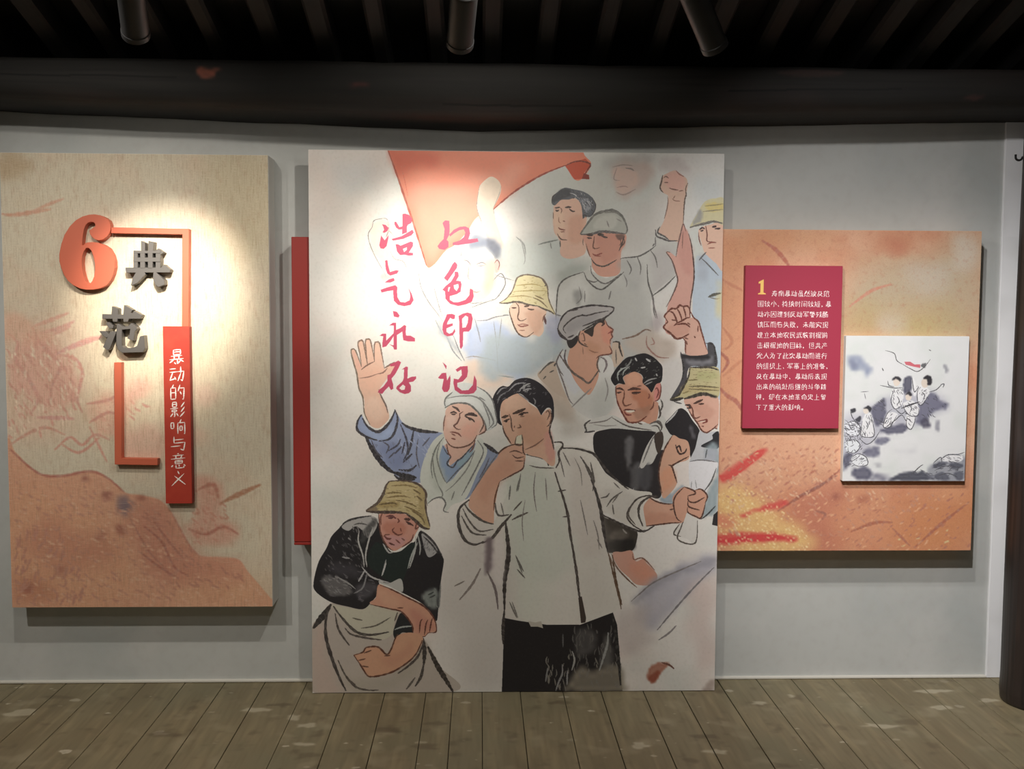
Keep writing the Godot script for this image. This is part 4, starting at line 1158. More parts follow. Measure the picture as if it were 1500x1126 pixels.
# a box with chamfered edges whose uv lies in metres along each face
func add_box(st: SurfaceTool, lo: Vector3, hi: Vector3, b := 0.004, uv_shift := Vector2.ZERO) -> void:
	var p := []
	for ix in 2:
		for iy in 2:
			for iz in 2:
				var s := Vector3(ix * 2 - 1, iy * 2 - 1, iz * 2 - 1)
				var corner := Vector3(hi.x if ix else lo.x, hi.y if iy else lo.y, hi.z if iz else lo.z)
				p.append([corner - Vector3(0, s.y, s.z) * b, corner - Vector3(s.x, 0, s.z) * b, corner - Vector3(s.x, s.y, 0) * b])
	var f := func(i: int, k: int) -> Vector3: return p[i][k]
	# index = ix*4 + iy*2 + iz ; k = axis whose face the vertex lies on
	var faces := [[0, 2, 3, 1, 0], [4, 5, 7, 6, 0], [0, 1, 5, 4, 1], [2, 6, 7, 3, 1], [0, 4, 6, 2, 2], [1, 3, 7, 5, 2]]
	for q in faces:
		oriented(st, [f.call(q[0], q[4]), f.call(q[1], q[4]), f.call(q[2], q[4]), f.call(q[3], q[4])], (lo + hi) / 2, uv_shift)
	var edges := [[0, 1, 0, 1], [2, 3, 0, 1], [4, 5, 0, 1], [6, 7, 0, 1], [0, 2, 0, 2], [1, 3, 0, 2], [4, 6, 0, 2], [5, 7, 0, 2], [0, 4, 1, 2], [1, 5, 1, 2], [2, 6, 1, 2], [3, 7, 1, 2]]
	for q in edges:
		oriented(st, [f.call(q[0], q[2]), f.call(q[1], q[2]), f.call(q[1], q[3]), f.call(q[0], q[3])], (lo + hi) / 2, uv_shift)
	for i in 8:
		oriented(st, [p[i][0], p[i][1], p[i][2]], (lo + hi) / 2, uv_shift)

# a face of three or four points, turned so that it looks away from a centre
func oriented(st: SurfaceTool, v: Array, centre: Vector3, uv_shift := Vector2.ZERO) -> void:
	var n: Vector3 = (v[1] - v[0]).cross(v[2] - v[0])
	if n.dot(v[0] - centre) > 0:
		v.reverse()
	var ax := n.abs().max_axis_index()
	var uv := func(q: Vector3) -> Vector2:
		if ax == 0:
			return Vector2(q.z, -q.y) + uv_shift
		if ax == 1:
			return Vector2(q.x, q.z) + uv_shift
		return Vector2(q.x, -q.y) + uv_shift
	var order := [0, 1, 2] if v.size() == 3 else [0, 1, 2, 0, 2, 3]
	for i in order:
		st.set_uv(uv.call(v[i]))
		st.add_vertex(v[i])

func box_mesh(lo: Vector3, hi: Vector3, b := 0.004, uv_shift := Vector2.ZERO) -> ArrayMesh:
	var st := begin()
	add_box(st, lo, hi, b, uv_shift)
	return done(st)

# a thin printed sheet: its front carries the whole print, width w, height h, base at the origin's bottom centre
func sheet_mesh(w: float, h: float, d: float) -> ArrayMesh:
	var st := begin()
	var a := Vector3(-w / 2, h, d)
	var b := Vector3(w / 2, h, d)
	var c := Vector3(w / 2, 0, d)
	var e := Vector3(-w / 2, 0, d)
	var k := Vector3(0, 0, -d)
	quad(st, a, b, c, e)
	var z := Vector2(0.002, 0.5)
	quad(st, b, b + k, c + k, c, Vector2(0.998, 0), Vector2(0.998, 0), Vector2(0.998, 1), Vector2(0.998, 1))
	quad(st, a + k, a, e, e + k, Vector2(0.002, 0), Vector2(0.002, 0), Vector2(0.002, 1), Vector2(0.002, 1))
	quad(st, a + k, b + k, b, a, Vector2(0, 0.002), Vector2(1, 0.002), Vector2(1, 0.002), Vector2(0, 0.002))
	quad(st, e, c, c + k, e + k, Vector2(0, 0.998), Vector2(1, 0.998), Vector2(1, 0.998), Vector2(0, 0.998))
	quad(st, b + k, a + k, e + k, c + k, z, z, z, z)
	return done(st)

func points(text: String, k := 1.0) -> PackedVector2Array:
	var r := PackedVector2Array()
	for t in text.split(" ", false):
		var q := t.split(",")
		r.append(Vector2(float(q[0]), float(q[1])) * k)
	return r

# an extruded outline with a small chamfer at the front edge; outline in metres, y down, front at depth d
func add_prism(st: SurfaceTool, outline: PackedVector2Array, d: float, cut := PackedVector2Array(), bevel := 0.0012) -> void:
	var p := outline.duplicate()
	if Geometry2D.is_polygon_clockwise(p):
		p.reverse()
	var loops := [p]
	var flat := p.duplicate()
	if cut.size():
		var c := cut.duplicate()
		if not Geometry2D.is_polygon_clockwise(c):
			c.reverse()
		loops.append(c)
		# one slit joins the eye to the outline
		var bi := 0
		var bj := 0
		var best := 1e9
		for i in p.size():
			for j in c.size():
				var dd := p[i].distance_to(c[j])
				if dd < best:
					best = dd
					bi = i
					bj = j
		flat = PackedVector2Array()
		for i in bi + 1:
			flat.append(p[i])
		for j in c.size() + 1:
			flat.append(c[(bj + j) % c.size()])
		for i in range(bi, p.size()):
			flat.append(p[i])
	var tri := Geometry2D.triangulate_polygon(flat)
	for i in range(0, tri.size(), 3):
		var v := [flat[tri[i]], flat[tri[i + 1]], flat[tri[i + 2]]]
		var area: float = (v[1] - v[0]).cross(v[2] - v[0])
		if area < 0:
			v.reverse()
		for q: Vector2 in v:
			st.set_uv(q)
			st.add_vertex(Vector3(q.x, -q.y, d))
	for loop: PackedVector2Array in loops:
		var n := loop.size()
		for i in n:
			var a := loop[i]
			var b := loop[(i + 1) % n]
			# the solid lies on one side of every edge; both windings are drawn by the light from outside
			var out := (b - a).orthogonal().normalized() * bevel
			var a3 := Vector3(a.x, -a.y, d)
			var b3 := Vector3(b.x, -b.y, d)
			var o3 := Vector3(out.x, -out.y, -bevel)
			quad(st, b3, a3, a3 + o3, b3 + o3, a, b, b, a)
			quad(st, b3 + o3, a3 + o3, Vector3(a3.x + o3.x, a3.y + o3.y, 0), Vector3(b3.x + o3.x, b3.y + o3.y, 0), a, b, b, a)

func lathe(profile: Array, sides := 40) -> ArrayMesh:
	# profile of (radius, z) turned about the z axis
	var st := begin()
	st.set_smooth_group(0)
	for i in profile.size() - 1:
		var a: Vector2 = profile[i]
		var b: Vector2 = profile[i + 1]
		for s in sides:
			var t0 := TAU * s / sides
			var t1 := TAU * (s + 1) / sides
			var d0 := Vector3(cos(t0), sin(t0), 0)
			var d1 := Vector3(cos(t1), sin(t1), 0)
			var z0 := Vector3(0, 0, a.y)
			var z1 := Vector3(0, 0, b.y)
			st.set_smooth_group(i if a.x == b.x else -1)
			quad(st, d0 * a.x + z0, d1 * a.x + z0, d1 * b.x + z1, d0 * b.x + z1, Vector2(t0, a.y), Vector2(t1, a.y), Vector2(t1, b.y), Vector2(t0, b.y))
	return done(st)

func tube(path: PackedVector3Array, r: float, sides := 10) -> ArrayMesh:
	var st := begin()
	st.set_smooth_group(0)
	var rings := []
	for i in path.size():
		var dir := (path[mini(i + 1, path.size() - 1)] - path[maxi(i - 1, 0)]).normalized()
		var side := dir.cross(Vector3(0.31, 0.52, 0.79)).normalized()
		var up := side.cross(dir).normalized()
		var ring := []
		for s in sides:
			ring.append(path[i] + (side * cos(TAU * s / sides) + up * sin(TAU * s / sides)) * r)
		rings.append(ring)
	for i in path.size() - 1:
		for s in sides:
			var e := (s + 1) % sides
			quad(st, rings[i][s], rings[i][e], rings[i + 1][e], rings[i + 1][s])
	for s in range(1, sides - 1):
		for v in [rings[0][0], rings[0][s], rings[0][s + 1], rings[-1][0], rings[-1][s + 1], rings[-1][s]]:
			st.add_vertex(v)
	return done(st)

# ================================================================ helpers: painting prints and surfaces
func rgb(text: String) -> Color:
	var q := text.split(",")
	return Color8(int(q[0]), int(q[1]), int(q[2]))

func fill_polygon(img: Image, p: PackedVector2Array, c: Color) -> void:
	var w := img.get_width()
	var top := 1e9
	var low := -1e9
	for q in p:
		top = minf(top, q.y)
		low = maxf(low, q.y)
	var a := maxi(0, int(ceil(top - 0.5)))
	var b := mini(img.get_height() - 1, int(floor(low - 0.5)))
	if b < a:
		return
	var rows := []
	for i in b - a + 1:
		rows.append([])
	var n := p.size()
	for i in n:
		var u := p[i]
		var v := p[(i + 1) % n]
		if u.y == v.y:
			continue
		if u.y > v.y:
			var s := u
			u = v
			v = s
		var k := (v.x - u.x) / (v.y - u.y)
		for y in range(maxi(a, int(ceil(u.y - 0.5))), mini(b, int(ceil(v.y - 0.5)) - 1) + 1):
			rows[y - a].append(u.x + (y + 0.5 - u.y) * k)
	for y in rows.size():
		var r: Array = rows[y]
		r.sort()
		for i in range(0, r.size() - 1, 2):
			var x0 := maxi(0, int(round(r[i])))
			var x1 := mini(w, int(round(r[i + 1])))
			if x1 > x0:
				img.fill_rect(Rect2i(x0, y + a, x1 - x0, 1), c)

func smooth(p: PackedVector2Array, closed: bool) -> PackedVector2Array:
	var n := p.size()
	if n < 3:
		return p
	var r := PackedVector2Array()
	for i in (n if closed else n - 1):
		var p0 := p[(i - 1 + n) % n] if closed else p[maxi(i - 1, 0)]
		var p1 := p[i]
		var p2 := p[(i + 1) % n]
		var p3 := p[(i + 2) % n] if closed else p[mini(i + 2, n - 1)]
		var steps := clampi(int(p1.distance_to(p2) / 5.0), 2, 14)
		for s in steps:
			r.append(p1.cubic_interpolate(p2, p0, p3, float(s) / steps))
	if not closed:
		r.append(p[n - 1])
	return r

func stamp(img: Image, at: Vector2, w: float, c: Color) -> void:
	var r := w / 2.0
	if w <= 5.0:
		var s := maxi(1, int(round(w)))
		img.fill_rect(Rect2i(int(round(at.x - r)), int(round(at.y - r)), s, s), c)
		return
	for dy in range(-int(r), int(r) + 1):
		var h := sqrt(maxf(0.0, r * r - dy * dy))
		img.fill_rect(Rect2i(int(round(at.x - h)), int(round(at.y)) + dy, maxi(1, int(round(2 * h))), 1), c)

# an ink line: thick in the middle, thin at both ends, a little uneven
func ink(img: Image, p: PackedVector2Array, w: float, c: Color, taper := true) -> void:
	var whole := 0.0
	for i in p.size() - 1:
		whole += p[i].distance_to(p[i + 1])
	var gone := 0.0
	var pace := maxf(1.0, w * 0.3)
	for i in p.size() - 1:
		var l := p[i].distance_to(p[i + 1])
		var steps := maxi(1, int(ceil(l / pace)))
		for s in steps:
			var t := (gone + l * s / steps) / maxf(whole, 0.001)
			var k := 1.0
			if taper:
				k = (0.45 + 0.75 * sin(PI * clampf(t, 0.02, 0.98))) * (1.0 + 0.22 * sin(t * 23.0 + w) * sin(t * 57.0))
			stamp(img, p[i].lerp(p[i + 1], float(s) / steps), w * k, c.lerp(Color8(190, 184, 176), 0.28 * absf(sin(t * 41.0 + w * 7.0) * sin(t * 17.0))) if taper else c)
		gone += l

# a soft wash of colour with a blurred rim
func wash(img: Image, p: PackedVector2Array, c: Color, alpha: float, blur: float) -> void:
	var wave := FastNoiseLite.new()
	wave.seed = int(p[0].x) + int(p[0].y) * 7
	wave.frequency = 0.35 / maxf(blur, 1.0)
	for i in p.size():
		p[i] += Vector2(wave.get_noise_2d(p[i].x, p[i].y), wave.get_noise_2d(p[i].y + 300.0, p[i].x)) * blur * 0.9
	var lo := p[0]
	var hi := p[0]
	for q in p:
		lo = lo.min(q)
		hi = hi.max(q)
	lo -= Vector2.ONE * blur * 2.0
	hi += Vector2.ONE * blur * 2.0
	var k := clampf(blur / 3.0, 1.0, 6.0)
	var w := maxi(4, int(ceil((hi.x - lo.x) / k)))
	var h := maxi(4, int(ceil((hi.y - lo.y) / k)))
	var layer := Image.create_empty(w, h, false, Image.FORMAT_RGBA8)
	layer.fill(Color(c, 0))
	var q := PackedVector2Array()
	for v in p:
		q.append((v - lo) / k)
	fill_polygon(layer, q, Color(c, alpha))
	var f := maxf(1.0, blur / k)
	layer.resize(maxi(3, int(w / f)), maxi(3, int(h / f)), Image.INTERPOLATE_LANCZOS)
	layer.resize(int(w * k), int(h * k), Image.INTERPOLATE_CUBIC)
	img.blend_rect(layer, Rect2i(Vector2i.ZERO, layer.get_size()), Vector2i(lo.round()))

# many short strokes scattered inside an outline, all leaning about the same way
func dashes(img: Image, p: PackedVector2Array, c: Color, count: int, length: float, w: float, lean: float) -> void:
	var rng := RandomNumberGenerator.new()
	rng.seed = int(p[0].x * 31 + p[0].y * 17) + count
	var box := Rect2(p[0], Vector2.ZERO)
	for q in p:
		box = box.expand(q)
	for i in count:
		var at := box.position + Vector2(rng.randf(), rng.randf()) * box.size
		if not Geometry2D.is_point_in_polygon(at, p):
			continue
		var d := Vector2.from_angle(lean + rng.randf_range(-0.35, 0.35)) * length * rng.randf_range(0.35, 1.0)
		var bow := d.orthogonal() * rng.randf_range(-0.18, 0.18)
		ink(img, smooth(PackedVector2Array([at - d / 2, at + bow, at + d / 2]), false), w * rng.randf_range(0.6, 1.2), c)

func paint(img: Image, script: String, k: float) -> void:
	for line in script.split("\n", false):
		var t := line.split(" ", false)
		if t.size() < 3:
			continue
		var first := 2
		if t[0] == "line":
			first = 3
		elif t[0] == "wash":
			first = 4
		elif t[0] == "dash":
			first = 6
		var p := PackedVector2Array()
		for i in range(first, t.size()):
			var q := t[i].split(",")
			p.append(Vector2(float(q[0]), float(q[1])) * k)
		var c := rgb(t[1])
		match t[0]:
			"fill":
				fill_polygon(img, smooth(p, true), c)
			"poly":
				fill_polygon(img, p, c)
			"line":
				ink(img, smooth(p, false), float(t[2]) * k, c)
			"dash":
				dashes(img, p, c, int(t[2]), float(t[3]) * k, float(t[4]) * k, deg_to_rad(float(t[5])))
			"wash":
				wash(img, smooth(p, true), c, float(t[2]), maxf(3.0, float(t[3]) * k * 2.2))

func noise_image(w: int, h: int, seed_value: int, freq: float, octaves := 3) -> Image:
	var n := FastNoiseLite.new()
	n.seed = seed_value
	n.noise_type = FastNoiseLite.TYPE_SIMPLEX_SMOOTH
	n.frequency = freq
	n.fractal_octaves = octaves
	return n.get_image(w, h, false, false, false)

# patches of one colour whose strength follows noise; (nw, nh) is the noise grid, stretched over the print
func mottle(img: Image, seed_value: int, nw: int, nh: int, freq: float, c: Color, low: float, high: float, strength: float, octaves := 3) -> void:
	var n := noise_image(nw, nh, seed_value, freq, octaves)
	n.convert(Image.FORMAT_L8)
	var src := n.get_data()
	var out := PackedByteArray()
	out.resize(nw * nh * 4)
	var r := int(c.r * 255)
	var g := int(c.g * 255)
	var b := int(c.b * 255)
	var table := PackedByteArray()
	for v in 256:
		table.append(int(255.0 * strength * clampf((v / 255.0 - low) / (high - low), 0.0, 1.0)))
	var j := 0
	for i in src.size():
		out[j] = r
		out[j + 1] = g
		out[j + 2] = b
		out[j + 3] = table[src[i]]
		j += 4
	var layer := Image.create_from_data(nw, nh, false, Image.FORMAT_RGBA8, out)
	layer.resize(img.get_width(), img.get_height(), Image.INTERPOLATE_CUBIC)
	img.blend_rect(layer, Rect2i(Vector2i.ZERO, layer.get_size()), Vector2i.ZERO)

func soften(img: Image, by: int) -> void:
	var w := img.get_width()
	var h := img.get_height()
	img.resize(w / by, h / by, Image.INTERPOLATE_LANCZOS)
	img.resize(w, h, Image.INTERPOLATE_CUBIC)

func canvas(w: int, h: int, c: Color) -> Image:
	var img := Image.create_empty(w, h, false, Image.FORMAT_RGBA8)
	img.fill(c)
	return img

func character(img: Image, c: String, lo: Vector2, size: Vector2, w: float, col: Color, brush := false) -> void:
	if not STROKES.has(c):
		return
	for t: String in STROKES[c].split(" ", false):
		if t.contains(":"):
			var q := t.split(":")
			var b := q[1].split(",")
			var a := Vector2(float(b[0]), float(b[1])) / 9.0
			var e := Vector2(float(b[2]), float(b[3])) / 9.0
			character(img, q[0], lo + a * size, (e - a) * size, w, col, brush)
			continue
		var p := PackedVector2Array()
		for i in range(0, t.length() - 1, 2):
			p.append(lo + Vector2(float(t[i]), float(t[i + 1])) / 9.0 * size)
		if brush:
			# brush writing: horizontals rise to the right
			for i in p.size():
				p[i].y -= (p[i].x - lo.x) * 0.10
		for i in p.size() - 1:
			var flat: bool = absf(p[i].y - p[i + 1].y) < absf(p[i].x - p[i + 1].x) * 0.3
			ink(img, PackedVector2Array([p[i], p[i + 1]]), w * (0.78 if flat else 1.0), col, brush)

# ================================================================ materials
func plain(c: Color, rough := 0.8, metal := 0.0) -> StandardMaterial3D:
	var m := StandardMaterial3D.new()
	m.albedo_color = c
	m.roughness = rough
	m.metallic = metal
	return m

func printed(img: Image, rough := 0.6) -> StandardMaterial3D:
	img.convert(Image.FORMAT_RGB8)
	var m := StandardMaterial3D.new()
	m.albedo_texture = ImageTexture.create_from_image(img)
	m.roughness = rough
	m.texture_repeat = false
	return m

func tiled(img: Image, metres: Vector2, rough := 0.8) -> StandardMaterial3D:
	img.convert(Image.FORMAT_RGB8)
	var m := StandardMaterial3D.new()
	m.albedo_texture = ImageTexture.create_from_image(img)
	m.roughness = rough
	m.uv1_scale = Vector3(1.0 / metres.x, 1.0 / metres.y, 1)
	return m

func make_materials() -> void:
	# plaster: grey distemper with cloudy patches
	var p := canvas(1024, 512, Color8(187, 189, 186))
	mottle(p, 11, 256, 128, 0.02, Color8(170, 175, 174), 0.45, 0.8, 0.5)
	mottle(p, 12, 256, 128, 0.035, Color8(198, 198, 195), 0.5, 0.8, 0.5)
	mottle(p, 13, 512, 256, 0.12, Color8(172, 170, 166), 0.55, 0.9, 0.25)
	mats.plaster = tiled(p, Vector2(4.0, 2.0), 0.88)
	var q := canvas(256, 512, Color8(228, 229, 231))
	mottle(q, 14, 64, 128, 0.04, Color8(200, 200, 200), 0.5, 0.85, 0.5)
	mats.white_plaster = tiled(q, Vector2(1.0, 2.0), 0.85)
	mats.pale_wall = plain(Color8(176, 173, 166), 0.85)
	mats.dark_wall = plain(Color8(96, 84, 72), 0.85)
	mats.white_line = plain(Color8(206, 203, 194), 0.8)
	# floor boards: grey brown softwood, trodden, with paint drips
	var f := canvas(2048, 640, Color8(127, 117, 91))
	mottle(f, 21, 512, 40, 0.03, Color8(112, 99, 74), 0.45, 0.75, 0.6)
	mottle(f, 22, 1024, 40, 0.09, Color8(156, 142, 110), 0.5, 0.8, 0.5)
	mottle(f, 23, 1024, 24, 0.25, Color8(104, 92, 70), 0.5, 0.85, 0.45)
	mottle(f, 24, 256, 80, 0.03, Color8(120, 116, 92), 0.5, 0.75, 0.55)
	mottle(f, 25, 512, 160, 0.05, Color8(160, 150, 124), 0.62, 0.85, 0.55)
	mottle(f, 26, 512, 160, 0.09, Color8(92, 80, 62), 0.68, 0.85, 0.5)
	floor_marks(f)
	mats.floor = tiled(f, Vector2(6.4, 2.0), 0.62)
	mats.gap = plain(Color8(30, 26, 22), 0.95)
	# old dark timber
	var b := canvas(2048, 256, Color8(28, 27, 25))
	mottle(b, 31, 128, 128, 0.05, Color8(42, 40, 37), 0.45, 0.8, 0.6)
	mottle(b, 32, 64, 256, 0.12, Color8(24, 22, 21), 0.5, 0.75, 0.8)
	mottle(b, 33, 256, 64, 0.03, Color8(58, 42, 38), 0.55, 0.8, 0.5)
	timber_marks(b)
	mats.timber = tiled(b, Vector2(8.4, 1.1), 0.78)
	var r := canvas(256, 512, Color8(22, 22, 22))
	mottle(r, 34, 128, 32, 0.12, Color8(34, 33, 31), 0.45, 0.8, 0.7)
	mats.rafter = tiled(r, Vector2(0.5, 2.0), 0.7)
	var col := canvas(512, 1024, Color8(44, 36, 33))
	mottle(col, 35, 256, 24, 0.1, Color8(28, 24, 22), 0.45, 0.75, 0.8)
	mottle(col, 36, 128, 64, 0.05, Color8(82, 62, 52), 0.6, 0.85, 0.5)
	mats.column = tiled(col, Vector2(TAU, 2.6), 0.42)
	# boards
	mats.board_edge = plain(Color8(214, 212, 206), 0.6)
	mats.red_board = plain(Color8(150, 40, 32), 0.55)
	mats.tan_edge = plain(Color8(214, 164, 110), 0.6)
	mats.plaque_edge = plain(Color8(146, 44, 62), 0.55)
	mats.copper = plain(Color8(196, 98, 70), 0.5)
	mats.letter = plain(Color8(96, 92, 88), 0.42, 0.25)
	mats.black_metal = plain(Color8(46, 46, 47), 0.45, 0.0)
	mats.iron = plain(Color8(24, 23, 22), 0.6, 0.4)
	var lens := plain(Color8(255, 250, 240), 0.3)
	lens.emission_enabled = true
	lens.emission = Color8(255, 246, 230)
	lens.emission_energy_multiplier = 3.0
	mats.lens = lens
	paint_prints()

# drips, scuffs and pale spots that lie on the boards; x along the wall, z out into the room, in metres
func floor_marks(img: Image) -> void:
	var rng := RandomNumberGenerator.new()
	rng.seed = 77
	var k := 2048 / 6.4
	for i in 150:
		var at := Vector2(rng.randf_range(0, 2048), rng.randf_range(4, 330))
		var c := Color8(184, 176, 156) if rng.randf() < 0.6 else Color8(150, 142, 122)
		var s := rng.randf_range(0.8, 2.4) if rng.randf() < 0.8 else rng.randf_range(3.0, 6.0)
		var blob := PackedVector2Array()
		for a in 8:
			blob.append(at + Vector2(cos(TAU * a / 8) * 1.6, sin(TAU * a / 8)) * s * rng.randf_range(0.6, 1.2))
		wash(img, blob, c, rng.randf_range(0.4, 0.9), 1.2)
	# the larger pale smears of the photograph
	for m in [[-1.87, 0.36, 0.09, 0.05], [-0.93, 0.33, 0.08, 0.03], [-0.75, 0.42, 0.03, 0.04], [-0.68, 0.5, 0.05, 0.03], [-0.66, 0.68, 0.06, 0.02], [-1.24, 0.57, 0.04, 0.02], [0.62, 0.72, 0.04, 0.04], [0.9, 0.78, 0.06, 0.03], [1.2, 0.3, 0.05, 0.02], [1.62, 0.55, 0.1, 0.03], [1.95, 0.36, 0.05, 0.03], [2.0, 0.17, 0.1, 0.03], [2.35, 0.95, 0.09, 0.04], [2.2, 0.28, 0.06, 0.03], [1.36, 0.22, 0.02, 0.02]]:
		var at := Vector2((m[0] + 3.2) * k, m[1] * 320.0)
		var blob := PackedVector2Array()
		for a in 12:
			blob.append(at + Vector2(cos(TAU * a / 12) * m[2], sin(TAU * a / 12) * m[3]) * k * rng.randf_range(0.5, 1.1))
		wash(img, blob, Color8(188, 180, 158), 0.62, 3.0)
	for i in 26:
		var at := Vector2(rng.randf_range(0, 2048), rng.randf_range(30, 380))
		var blob := PackedVector2Array()
		for a in 9:
			blob.append(at + Vector2(cos(TAU * a / 9) * 2.2, sin(TAU * a / 9)) * rng.randf_range(3, 12))
		wash(img, blob, Color8(88, 76, 58), rng.randf_range(0.25, 0.6), 4.0)

# worn patches and an old red mark on the beam; u runs along the beam
func timber_marks(img: Image) -> void:
	var ku := 2048 / 8.4
	var kv := 256 / 1.1
	var rng := RandomNumberGenerator.new()
	rng.seed = 31
	# [along, across, half length, half height, colour, strength]
	for m in [[3.12, 0.47, 0.05, 0.028, Color8(150, 82, 62), 0.75], [3.16, 0.485, 0.03, 0.012, Color8(170, 96, 74), 0.6], [3.72, 0.44, 0.05, 0.012, Color8(104, 46, 42), 0.6],
			[5.55, 0.5, 0.16, 0.02, Color8(70, 50, 46), 0.6], [6.2, 0.38, 0.05, 0.02, Color8(84, 52, 48), 0.5]]:
		var blob := PackedVector2Array()
		for a in 12:
			blob.append(Vector2(m[0] * ku, m[1] * kv) + Vector2(cos(TAU * a / 12) * m[2] * ku, sin(TAU * a / 12) * m[3] * kv) * rng.randf_range(0.6, 1.1))
		wash(img, blob, m[4], m[5], 3.0)
	# splits along the grain
	for m in [[3.9, 0.53, 0.5], [4.05, 0.36, 0.6], [1.2, 0.47, 0.9], [5.2, 0.42, 0.7], [6.4, 0.5, 0.8], [2.2, 0.44, 0.8]]:
		ink(img, PackedVector2Array([Vector2(m[0] * ku, m[1] * kv), Vector2((m[0] + m[2]) * ku, m[1] * kv + rng.randf_range(-2, 2))]), 1.6, Color8(12, 11, 10), false)

func paint_prints() -> void:
	# the mural: ink and wash figures on pale paper
	var k := 0.86
	var m := canvas(int(1757 * k), int(2329 * k), Color8(233, 229, 223))
	mottle(m, 41, 190, 252, 0.018, Color8(226, 210, 202), 0.5, 0.85, 0.7)
	mottle(m, 42, 190, 252, 0.022, Color8(212, 216, 210), 0.5, 0.85, 0.7)
	paint(m, MURAL_PRINT, k)
	mottle(m, 43, 380, 504, 0.25, Color8(150, 140, 130), 0.55, 1.0, 0.12)
	mats.mural = printed(m, 0.55)
	# title board: woven beige ground, rust red hills
	k = 0.8
	var t := canvas(int(1113 * k), int(1931 * k), Color8(204, 194, 172))
	mottle(t, 51, 111, 193, 0.03, Color8(212, 190, 166), 0.45, 0.8, 0.6)
	paint(t, TITLE_PRINT, k)
	soften(t, 5)
	mottle(t, 52, 445, 386, 0.06, Color8(160, 110, 86), 0.6, 0.9, 0.18)
	mottle(t, 53, 445, 60, 0.45, Color8(136, 108, 80), 0.5, 0.9, 0.3)
	mottle(t, 54, 60, 772, 0.45, Color8(240, 224, 196), 0.5, 0.9, 0.26)
	mottle(t, 55, 445, 772, 0.3, Color8(120, 92, 70), 0.6, 0.95, 0.25)
	mats.title = printed(t, 0.7)
	# text board: peach ground with gold clouds
	var b := canvas(int(1187 * k), int(1396 * k), Color8(214, 166, 136))
	mottle(b, 61, 122, 142, 0.04, Color8(204, 140, 108), 0.45, 0.8, 0.7)
	paint(b, TEXT_BOARD_PRINT, k)
	soften(b, 4)
	mottle(b, 62, 487, 568, 0.07, Color8(176, 112, 90), 0.6, 0.9, 0.28)
	mottle(b, 63, 487, 568, 0.16, Color8(236, 200, 158), 0.58, 0.95, 0.22)
	mottle(b, 64, 487, 568, 0.35, Color8(140, 84, 66), 0.6, 0.95, 0.3)
	mats.text_board = printed(b, 0.65)
	# ink drawing
	k = 1.5
	var d := canvas(int(538 * k), int(630 * k), Color8(224, 225, 226))
	mottle(d, 71, 82, 96, 0.03, Color8(212, 218, 214), 0.45, 0.8, 0.7)
	paint(d, PICTURE_PRINT, k)
	mats.picture = printed(d, 0.55)
	# crimson text plaque
	k = 2.0
	var s := canvas(int(426 * k), int(707 * k), Color8(166, 54, 76))
	var pitch := 30.4 * 0.94
	for i in PLAQUE_TEXT.size():
		var x := 56.0 if i else 116.0
		var y := 108.0 + i * 45.0
		for c: String in PLAQUE_TEXT[i]:
			character(s, c, Vector2(x + 1.5, y) * k, Vector2(22.5, 23.5) * k, 1.75 * k, Color8(246, 234, 232))
			x += pitch * (0.72 if c in "、，" and PLAQUE_TEXT[i].length() > 11 else 1.0)
	# the golden numeral one
	fill_polygon(s, points("58,70 78,60 80,60 80,116 90,120 90,124 56,124 56,120 66,116 66,76 58,78", k), Color8(240, 196, 110))
	mats.plaque = printed(s, 0.5)
	# caption strip
	k = 2.4
	var z := canvas(int(112 * k), int(752 * k), Color8(176, 58, 42))
	mottle(z, 81, 56, 376, 0.02, Color8(190, 74, 52), 0.4, 0.8, 0.6)
	var caption := "暴动的影响与意义"
	for i in caption.length():
		character(z, caption[i], Vector2(26, 99 + i * 73.8) * k, Vector2(60, 61) * k, 4.5 * k, Color8(250, 244, 236), true)
	mats.strip = printed(z, 0.5)

